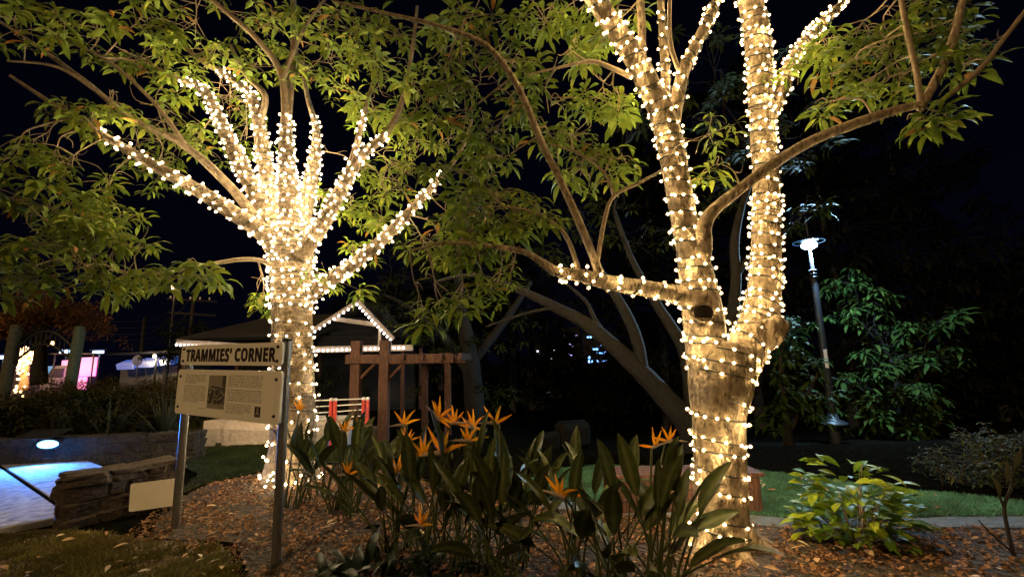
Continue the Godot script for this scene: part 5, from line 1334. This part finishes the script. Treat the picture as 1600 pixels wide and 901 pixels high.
	shade_tree("roadside_tree", "dark round tree under the power pole left of the pavilion roof", "trees in the dark", [
		[Vector4(-15.675, 1.095, -22, 0.183), Vector4(-15.751, 2.585, -22, 0.138), Vector4(-15.739, 3.801, -22, 0.061)], [Vector4(-15.754, 2.285, -22, 0.092), Vector4(-15.343, 3.484, -22, 0.046)]],
		[Vector4(-15.997, 2.292, -22, 0.611), Vector4(-15.561, 3.185, -22, 0.672), Vector4(-15.001, 3.78, -22, 0.672), Vector4(-15.956, 3.501, -22, 0.55), Vector4(-16.252, 2.75, -22, 0.489), Vector4(-14.704, 3.162, -22, 0.55)], dark, 26.0, M.bark_dark, M.leaf_dark, 68)

func hedge(called: String, label: String, at: Vector3, size: Vector3, n: int, col: Color, seed_: int) -> void:
	rng.seed = seed_
	var t := thing(called, label, "hedge", at)
	var s := spray_mesh(400 + seed_, 0.13, 7, col, 2)
	var where := []
	for k in n:
		var p := Vector3(rng.randf_range(-0.5, 0.5), 0, rng.randf_range(-0.5, 0.5))
		var top := size.y * (0.72 + 0.45 * wob.get_noise_2d((at.x + p.x * size.x) * 70.0, p.z * 60.0 + at.z * 9.0))
		where.append(Transform3D(Basis.from_euler(Vector3(rng.randf_range(-0.6, 0.6), rng.randf() * TAU, rng.randf_range(-0.6, 0.6))), Vector3(p.x * size.x, top * pow(rng.randf(), 0.45), p.z * size.z)))
	many(t, "foliage", s, M.leaf_dark, where, [])
	var mb := MB.new()
	for k in 14:
		var p := Vector3(rng.randf_range(-0.45, 0.45) * size.x, 0, rng.randf_range(-0.4, 0.4) * size.z)
		rod(mb, p + Vector3(0, -0.1, 0), p + Vector3(rng.randf_range(-0.1, 0.1), size.y * 0.6, rng.randf_range(-0.1, 0.1)), 0.015, 0.006, 5)
	part(t, "stems", mb.mesh(), M.bark_dark, "stuff")

func spiky(label: String, at: Vector3, n: int, length: float, col: Color, seed_: int) -> void:
	rng.seed = seed_
	var t := thing("flax_plant", label, "plant", at, 0.0, "spiky plants above the low wall")
	for k in n:
		var mb := MB.new()
		var a := rng.randf() * TAU
		var f := Vector3(cos(a), 0, sin(a))
		var lean := rng.randf_range(0.1, 0.95)
		blade(mb, f * 0.05, Vector3.UP * cos(lean) + f * sin(lean), Vector3(-f.z, 0, f.x).cross(f), length * rng.randf_range(0.7, 1.1), 0.055, rng.randf_range(0.1, 0.8), 0.35, 6, col * rng.randf_range(0.7, 1.3), 0.3)
		part(t, "leaf", mb.mesh(), M.leaf_dark)

func build_far_left() -> void:
	rng.seed = 71
	# garden entrance arch
	var t := thing("garden_arch", "weathered timber entrance arch with two round posts and a dark iron curve", "arch", Vector3(-14.2, 0, -14.0))
	var mb := MB.new()
	rod(mb, Vector3(-1.12, -0.1, 0), Vector3(-0.96, 3.15, 0), 0.16, 0.145, 12)
	part(t, "post", mb.mesh(), textured(noise(0.03, 72), [[0.2, Color(0.06, 0.055, 0.03)], [0.8, Color(0.12, 0.11, 0.07)]], Vector3(2, 0.5, 2), 0.9, 5.0))
	mb = MB.new()
	rod(mb, Vector3(0.85, -0.1, 0), Vector3(1.0, 3.05, 0), 0.16, 0.145, 12)
	part(t, "post", mb.mesh(), textured(noise(0.03, 73), [[0.2, Color(0.06, 0.08, 0.05)], [0.8, Color(0.13, 0.16, 0.11)]], Vector3(2, 0.5, 2), 0.9, 5.0))
	for ring in [[1.0, 2.95], [0.82, 2.55]]:
		var arc := []
		for k in 17:
			var f := k / 16.0
			arc.append(Vector4(lerpf(-0.9, 0.9, f), ring[1] - 0.55 + 0.55 * sin(PI * f), 0.02, 0.035))
		mb = MB.new()
		tube(mb, arc, 6)
		part(t, "iron_arc", mb.mesh(), M.metal_dark)
	for k in 11:
		var f := (k + 1) / 12.0
		mb = MB.new()
		rod(mb, Vector3(lerpf(-0.9, 0.9, f), 2.0 + 0.55 * sin(PI * f), 0.02), Vector3(lerpf(-0.9, 0.9, f), 2.4 + 0.55 * sin(PI * f), 0.02), 0.016)
		part(t, "iron_bar", mb.mesh(), M.metal_dark)
	var vine := thing("climbing_vine", "brown leafy vine canopy heaped over the top of the garden arch", "vine", Vector3(-14.4, 3.1, -14.3))
	var vs := spray_mesh(391, 0.14, 7, Color(0.10, 0.055, 0.018), 2)
	rng.seed = 392
	var vw := []
	for k in 420:
		var p := Vector3(rng.randfn() * 0.8, 0.28 * rng.randf() * rng.randf() * 3.0, rng.randfn() * 0.25)
		p.y += 0.25 - 0.16 * p.x * p.x
		vw.append(Transform3D(Basis.from_euler(Vector3(rng.randf_range(-0.6, 0.6), rng.randf() * TAU, rng.randf_range(-0.6, 0.6))), p))
	many(vine, "foliage", vs, M.leaf_dark, vw, [])
	for k in 5:
		mb = MB.new()
		tube(mb, spline([Vector4(-1.1 + 0.06 * k, -0.6, 0.1, 0.03), Vector4(-0.7 + 0.2 * k, 0.1, 0.0, 0.024), Vector4(-0.2 + 0.35 * k, 0.3, 0.05, 0.014)], 5), 6)
		part(vine, "stem", mb.mesh(), M.bark_dark)
	rng.seed = 71
	# small lit tree far behind
	var ft := thing("small_lit_tree", "small distant tree densely wrapped in warm lights inside the garden arch", "tree", Vector3(-24.744, 0.872, -24))
	var o := ft.position
	var limbs := []
	for b in [[Vector4(-25.139, 0.883, -24, 0.233), Vector4(-25.225, 1.916, -24, 0.183), Vector4(-25.188, 2.567, -24, 0.15), Vector4(-25.161, 3.059, -24, 0.083)], [Vector4(-25.197, 2.176, -24, 0.133), Vector4(-24.794, 2.819, -24, 0.1), Vector4(-24.407, 3.138, -24, 0.067), Vector4(-23.9, 3.323, -24, 0.033)], [Vector4(-25.216, 2.078, -24, 0.117), Vector4(-25.546, 2.741, -24, 0.083), Vector4(-25.747, 2.976, -24, 0.05)]]:
		var path := spline(b, 4)
		limbs.append(path)
		mb = MB.new()
		for k in path.size(): path[k] -= Vector4(o.x, o.y, o.z, 0)
		tube(mb, path, 8)
		part(ft, "trunk" if limbs.size() == 1 else "limb", mb.mesh(), M.bark_scaly)
	var fs := thing("fairy_light_string", "dense warm lights on the small distant tree inside the arch", "fairy lights", o)
	var warm := lit(Color(1.0, 0.55, 0.2), 3.5)
	for path in limbs:
		for k in 34:
			var q: Vector4 = path[rng.randi() % path.size()]
			var m := part(fs, "bulb", bulb_mesh(0.055), warm)
			m.position = xyz(q) + Vector3(rng.randf_range(-1, 1), rng.randf_range(-1, 1), rng.randf_range(0.2, 1)).normalized() * (q.w + 0.1)
	lamp_light(fs, Vector3(0.3, 1.6, 1.0), Color(1.0, 0.55, 0.22), 16.0, 0.1)
	# market stall lit pink, and cool strip lights
	var ms := thing("market_stall", "market stall glowing bright pink beside the arch post", "stall", Vector3(-74.906, 0, -81.151) * Vector3(1, 0, 1) + Vector3(0, 0, 0))
	ms.position = Vector3(Vector3(-24.057, 1.508, -26).x, 0, -26.0)
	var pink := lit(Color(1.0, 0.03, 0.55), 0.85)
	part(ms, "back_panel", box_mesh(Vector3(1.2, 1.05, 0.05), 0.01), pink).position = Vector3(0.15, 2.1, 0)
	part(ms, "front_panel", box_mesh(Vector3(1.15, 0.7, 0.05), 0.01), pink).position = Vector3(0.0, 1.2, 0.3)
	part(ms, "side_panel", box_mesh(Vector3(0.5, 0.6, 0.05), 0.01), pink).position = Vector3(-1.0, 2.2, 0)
	for x in [-1.3, 0.85]: beam(ms, "post", Vector3(x, 0, 0.4), Vector3(x, 2.8, 0.4), 0.06, 0.06, M.metal_dark)
	beam(ms, "roof", Vector3(-1.5, 2.85, 0.1), Vector3(1.0, 2.8, 0.1), 1.2, 0.06, M.roof)
	lamp_light(ms, Vector3(0, 1.8, 0.8), Color(1.0, 0.05, 0.6), 1.2, 0.2)
	for a in [[Vector3(-26.185, 3.043, -27), "blue-white strip light left of the pink stall"], [Vector3(-24.232, 2.953, -27), "blue-white strip light right of the pink stall"], [Vector3(-29.845, 2.809, -27), "pale blue strip light at the far left behind the arch post"]]:
		var sl := thing("strip_light", a[1], "light", a[0], 0.0)
		part(sl, "tube_light", box_mesh(Vector3(0.62, 0.16, 0.12), 0.05), lit(Color(0.45, 0.65, 1.0), 3.0))
		part(sl, "housing", box_mesh(Vector3(0.9, 0.06, 0.2), 0.02), M.metal_dark).position = Vector3(0, 0.13, 0)
		var hb := MB.new()
		rod(hb, Vector3(0.0, 0.15, -0.1), Vector3(0.0, -a[0].y, -0.1), 0.035)
		part(sl, "pole", hb.mesh(), M.metal_dark)
		lamp_light(sl, Vector3(0, -0.1, 0.25), Color(0.35, 0.55, 1.0), 1.0, 0.1)
	# a pale van and a blue pennant inside the arch
	var van := thing("parked_van", "pale grey van parked beyond the garden arch", "van", Vector3(Vector3(-26.025, 2.088, -26).x, 0, -26.5))
	part(van, "body", box_mesh(Vector3(3.4, 1.3, 1.8), 0.15), mat(Color(0.16, 0.15, 0.22), 0.4)).position = Vector3(0, 1.55, 0)
	part(van, "lower_body", box_mesh(Vector3(3.7, 0.6, 1.85), 0.12), mat(Color(0.14, 0.13, 0.2), 0.4)).position = Vector3(0.1, 0.75, 0)
	part(van, "window", box_mesh(Vector3(2.2, 0.5, 0.04), 0.02), mat(Color(0.03, 0.03, 0.05), 0.15)).position = Vector3(0.2, 1.8, 0.9)
	for x in [-1.2, 1.2]:
		var wh := MB.new()
		rod(wh, Vector3(x, 0.35, 0.75), Vector3(x, 0.35, 0.97), 0.35, -1.0, 16)
		part(van, "wheel", wh.mesh(), M.metal_dark)
	var pen := thing("pennant", "small bright blue pennant hanging in front of the van", "flag", Vector3(-23.003, 2.119, -23))
	var pf := MB.new()
	for s in [0.0, 0.012]: pf.face([Vector3(-0.2, 0.0, s), Vector3(0.2, 0.0, s), Vector3(0.02, -0.36, s)])
	part(pen, "cloth", pf.mesh(), lit(Color(0.05, 0.45, 0.9), 0.5))
	var pp := MB.new()
	rod(pp, Vector3(-0.2, -2.0, 0), Vector3(-0.2, 0.05, 0), 0.02)
	part(pen, "staff", pp.mesh(), M.metal_dark)
	# power poles and wires
	var poles := []
	for a in [[Vector3(-28.948, 6.025, -36), "bare timber power pole seen above the blue awnings", 0.35], [Vector3(-23.827, 7.508, -34), "timber power pole with crossarms beside the dark round tree", 0.5]]:
		var top: Vector3 = a[0]
		var pl := thing("power_pole", a[1], "power pole", Vector3(top.x, 0, top.z), a[2])
		mb = MB.new()
		rod(mb, Vector3(0, -0.5, 0), Vector3(0, top.y, 0), 0.17, 0.12, 10)
		part(pl, "pole", mb.mesh(), M.bark_dark)
		if top.y > 7.0:
			for k in 2: beam(pl, "crossarm", Vector3(-1.6 + 0.2 * k, top.y - 0.5 - 1.0 * k, 0.1), Vector3(1.5, top.y - 0.6 - 1.05 * k, 0.1), 0.12, 0.14, M.bark_grey)
			for k in 5: part(pl, "insulator", box_mesh(Vector3(0.09, 0.18, 0.09), 0.02), M.white).position = Vector3(-1.4 + 0.6 * k, top.y - 0.38, 0.1)
		poles.append(top)
	var spans := ["topmost thin power wire", "second thin power wire from the top", "third thin power wire from the top", "lowest thin power wire"]
	for k in 4:
		var a: Vector3 = poles[0] + Vector3(0, -0.3 - 0.5 * k, 0)
		var b: Vector3 = poles[1] + Vector3(-0.9 + 0.4 * k, -0.45 - 0.6 * (k % 2), 0.2)
		var far: Vector3 = Vector3(-48.0, 7.6 - 0.4 * k, -37.0)
		for run in [[a, b], [a, far]]:
			var sag := []
			for i in 9:
				var f := i / 8.0
				var p: Vector3 = (run[0] as Vector3).lerp(run[1], f) + Vector3.DOWN * 0.5 * sin(PI * f)
				sag.append(Vector4(p.x, p.y, p.z, 0.022))
			mb = MB.new()
			tube(mb, sag, 4)
			solo("power_wire", mb.mesh(), M.wire, spans[k] + (" sagging between the two timber power poles" if run[1] == b else " running off left from the bare power pole"), "wire", "power wires")
	# blue awnings of a far shop
	var sh := thing("shop_building", "low shop with lit blue awnings beyond the hedge", "shop", Vector3(Vector3(-26.695, 2.287, -34).x, 0, -35.0))
	part(sh, "wall", box_mesh(Vector3(5.4, 2.6, 2.0), 0.03), mat(Color(0.14, 0.12, 0.10), 0.9)).position = Vector3(0.4, 1.3, -0.3)
	for k in 3: part(sh, "awning", box_mesh(Vector3(1.2, 0.42, 1.0), 0.03), lit(Color(0.03, 0.12, 0.6), 0.55)).transform = Transform3D(Basis.from_euler(Vector3(0.35, 0, 0)), Vector3(-1.3 + 1.35 * k, 2.35 + 0.1 * k, 1.1))
	beam(sh, "roof", Vector3(-2.5, 3.1, 0.2), Vector3(3.2, 3.25, 0.2), 3.2, 0.1, M.roof)
	for a in [[Vector3(-25.564, 2.885, -33), "small warm lamp over the far shop's blue awning", Color(1.0, 0.8, 0.5)], [Vector3(-22.465, 7.277, -30), "hazy orange street lamp glimpsed through the left tree's hanging leaves", Color(1.0, 0.55, 0.2)]]:
		var lp := thing("street_lamp", a[1], "lamp", a[0])
		part(lp, "lamp_head", bulb_mesh(0.12), lit(a[2], 4.0))
		var sp := MB.new()
		rod(sp, Vector3(0, 0.12, -0.2), Vector3(0, -a[0].y, -0.2), 0.06, 0.08)
		part(lp, "pole", sp.mesh(), M.metal_dark)
		lamp_light(lp, Vector3(0, -0.25, 0.1), a[2], 3.0, 0.1)
	# a round street sign and bins by the shop
	var rs := thing("round_sign", "pale round road sign on a thin post before the blue awnings", "sign", Vector3(Vector3(-24.317, 2.384, -30).x, 0, -30.0))
	mb = MB.new()
	rod(mb, Vector3(0, 2.5, 0), Vector3(0, 2.5, 0.03), 0.34, -1.0, 20)
	part(rs, "plate", mb.mesh(), mat(Color(0.35, 0.33, 0.35), 0.5))
	mb = MB.new()
	rod(mb, Vector3(0, 0, -0.03), Vector3(0, 2.85, -0.03), 0.035)
	part(rs, "post", mb.mesh(), M.metal)
	# planting above the low wall
	hedge("hedge", "clipped hedge with golden-lit top between the arch and the pavilion", Vector3(-11.6, 0.0, -13.4), Vector3(4.2, 1.75, 1.6), 900, Color(0.05, 0.045, 0.012), 1)
	hedge("hedge", "dark bushy planting behind the low wall at the far left", Vector3(-10.8, 0.15, -9.6), Vector3(6.0, 1.25, 1.2), 1100, Color(0.03, 0.034, 0.014), 2)
	hedge("hedge", "low dark shrubs at the lawn's left edge behind the sign", Vector3(-6.2, 0.0, -10.9), Vector3(3.2, 0.75, 0.8), 450, Color(0.03, 0.036, 0.014), 3)
	spiky("big spiky flax plant above the low wall, left of the sign's post", Vector3(-6.75, 0.3, -9.15), 46, 1.0, Color(0.045, 0.05, 0.032), 74)
	spiky("spiky flax plant above the low wall, between its neighbours", Vector3(-7.8, 0.3, -9.1), 36, 0.85, Color(0.04, 0.045, 0.03), 75)
	spiky("spiky flax plant nearest the arch, above the blue wall light", Vector3(-8.9, 0.3, -9.2), 34, 0.8, Color(0.036, 0.042, 0.028), 76)
	for k in 9:
		var r := solo("boulder", stones[k], M.stone, "rough brown boulder in the row edging the lawn beyond the stone wall", "boulder", "boulders edging the far lawn")
		r.scale = Vector3(rng.randf_range(0.3, 0.6), rng.randf_range(0.2, 0.36), 0.35)
		r.position = Vector3(-6.9 + 0.46 * k, 0.1, -10.35 - 0.05 * k)
		r.rotation.y = rng.randf_range(-0.5, 0.5)

func build_far_city() -> void:
	rng.seed = 81
	var wall_mat := mat(Color(0.010, 0.010, 0.012), 0.95)
	for b in [[Vector3(20.371, 2.555, -110), 6.5, 8.0, 26, Color(0.12, 0.35, 1.0), "distant tower block with bluish lit windows seen between the dark limbs", 3.0], [Vector3(14.851, 3.498, -120), 5.0, 8.5, 9, Color(0.4, 0.32, 0.8), "distant narrow block with a few violet windows", 1.6], [Vector3(8.592, 3.666, -120), 6.0, 4.5, 7, Color(0.5, 0.5, 0.7), "distant low block with faint white windows, leftmost of the far buildings", 1.2]]:
		var at: Vector3 = b[0]
		var t := thing("apartment_building", b[5], "building", Vector3(at.x, at.y - 14.0, at.z))
		part(t, "wall", box_mesh(Vector3(b[1], 14.0 + b[2] - 1.5, 5.0), 0.1), wall_mat).position = Vector3(0, (14.0 + b[2] - 1.5) / 2.0, -2.6)
		part(t, "roof", box_mesh(Vector3(b[1] + 0.4, 0.4, 5.4), 0.1), wall_mat).position = Vector3(0, 14.0 + b[2] - 1.3, -2.6)
		for k in b[3]:
			var w := part(t, "window", box_mesh(Vector3(rng.randf_range(0.35, 0.7), rng.randf_range(0.35, 0.6), 0.06), 0.01), lit(b[4] as Color, (b[6] as float) * rng.randf_range(0.6, 2.2)))
			w.position = Vector3((rng.randi_range(-4, 4) / 9.0) * (b[1] - 0.6), 13.4 + rng.randi_range(0, int(b[2]) - 2) * 0.95, 0.0)
	for b in [[Vector3(11.227, -1.436, -70), Color(0.8, 0.85, 1.0), 1.0, "far house with one dim window, uppermost below the tower"], [Vector3(13.65, -1.877, -68), Color(1, 1, 1), 1.6, "far house with a bright square window right of its neighbour"], [Vector3(10.798, -3.268, -60), Color(0.8, 0.95, 1.0), 2.4, "far house on the slope with a small round blue-white light"], [Vector3(12.992, -3.632, -58), Color(0.8, 0.85, 1.0), 3.0, "far house lowest on the slope with a wide white light"], [Vector3(4.281, -1.905, -60), Color(0.5, 0.5, 0.7), 0.6, "far house with the faintest light, left of the others"]]:
		var at: Vector3 = b[0]
		var t := thing("hillside_house", b[3], "house", Vector3(at.x, at.y - 2.0, at.z), 0.0, "houses down the dark slope")
		part(t, "wall", box_mesh(Vector3(5.0, 3.4, 5.0), 0.05), wall_mat).position = Vector3(0, 1.4, -2.6)
		var mb := MB.new()
		for s in [-1, 1]:
			mb.face([Vector3(-2.8, 4.4, -2.6), Vector3(2.8, 4.4, -2.6), Vector3(2.8, 3.0, -2.6 + 2.9 * s), Vector3(-2.8, 3.0, -2.6 + 2.9 * s)])
		part(t, "roof", mb.mesh(), wall_mat)
		part(t, "window", box_mesh(Vector3(0.75 if b[2] > 2.5 else 0.4, 0.36, 0.06), 0.02), lit(b[1], b[2])).position = Vector3(0, 2.0, 0.0)

# ------------------------------------------------------------------
func _ready() -> void:
	var cam := Camera3D.new()
	cam.name = "camera"
	cam.position = Vector3(0, 1.55, 0)
	cam.rotation_degrees = Vector3(9.46, 0, -1.56)
	cam.fov = 64.06
	cam.near = 0.05
	cam.far = 1500.0
	add_child(cam)
	var we := WorldEnvironment.new()
	we.name = "world"
	var env := Environment.new()
	env.background_mode = Environment.BG_SKY
	var sky := Sky.new()
	var sm := ProceduralSkyMaterial.new()
	sm.sky_top_color = Color(0.0005, 0.0006, 0.0022).linear_to_srgb()
	sm.sky_horizon_color = Color(0.0009, 0.0010, 0.0036).linear_to_srgb()
	sm.sky_curve = 0.2
	sm.ground_bottom_color = Color(0.0008, 0.0008, 0.001).linear_to_srgb()
	sm.ground_horizon_color = Color(0.0015, 0.0016, 0.003).linear_to_srgb()
	sky.sky_material = sm
	env.sky = sky
	env.tonemap_mode = Environment.TONE_MAPPER_LINEAR
	env.tonemap_exposure = 1.2
	env.sdfgi_enabled = true
	env.ssao_enabled = true
	env.ssil_enabled = true
	we.environment = env
	add_child(we)
	var sun := DirectionalLight3D.new()
	sun.name = "town_light"
	sun.rotation_degrees = Vector3(-33, -18, 0)
	sun.light_color = Color(1.0, 0.64, 0.28).linear_to_srgb()
	sun.light_energy = 0.27
	sun.light_angular_distance = 4.0
	sun.shadow_enabled = true
	add_child(sun)

	wob.noise_type = FastNoiseLite.TYPE_SIMPLEX_SMOOTH
	wob.frequency = 0.02
	wob.fractal_octaves = 3
	rng.seed = 1
	make_materials()
	build_setting()
	build_fork_tree()
	build_spread_tree()
	build_shade_trees()
	build_pavilion()
	build_pergola()
	build_play_corner()
	build_park_lamp()
	build_far_left()
	build_far_city()
	build_sign()
	build_plants()
	build_litter()
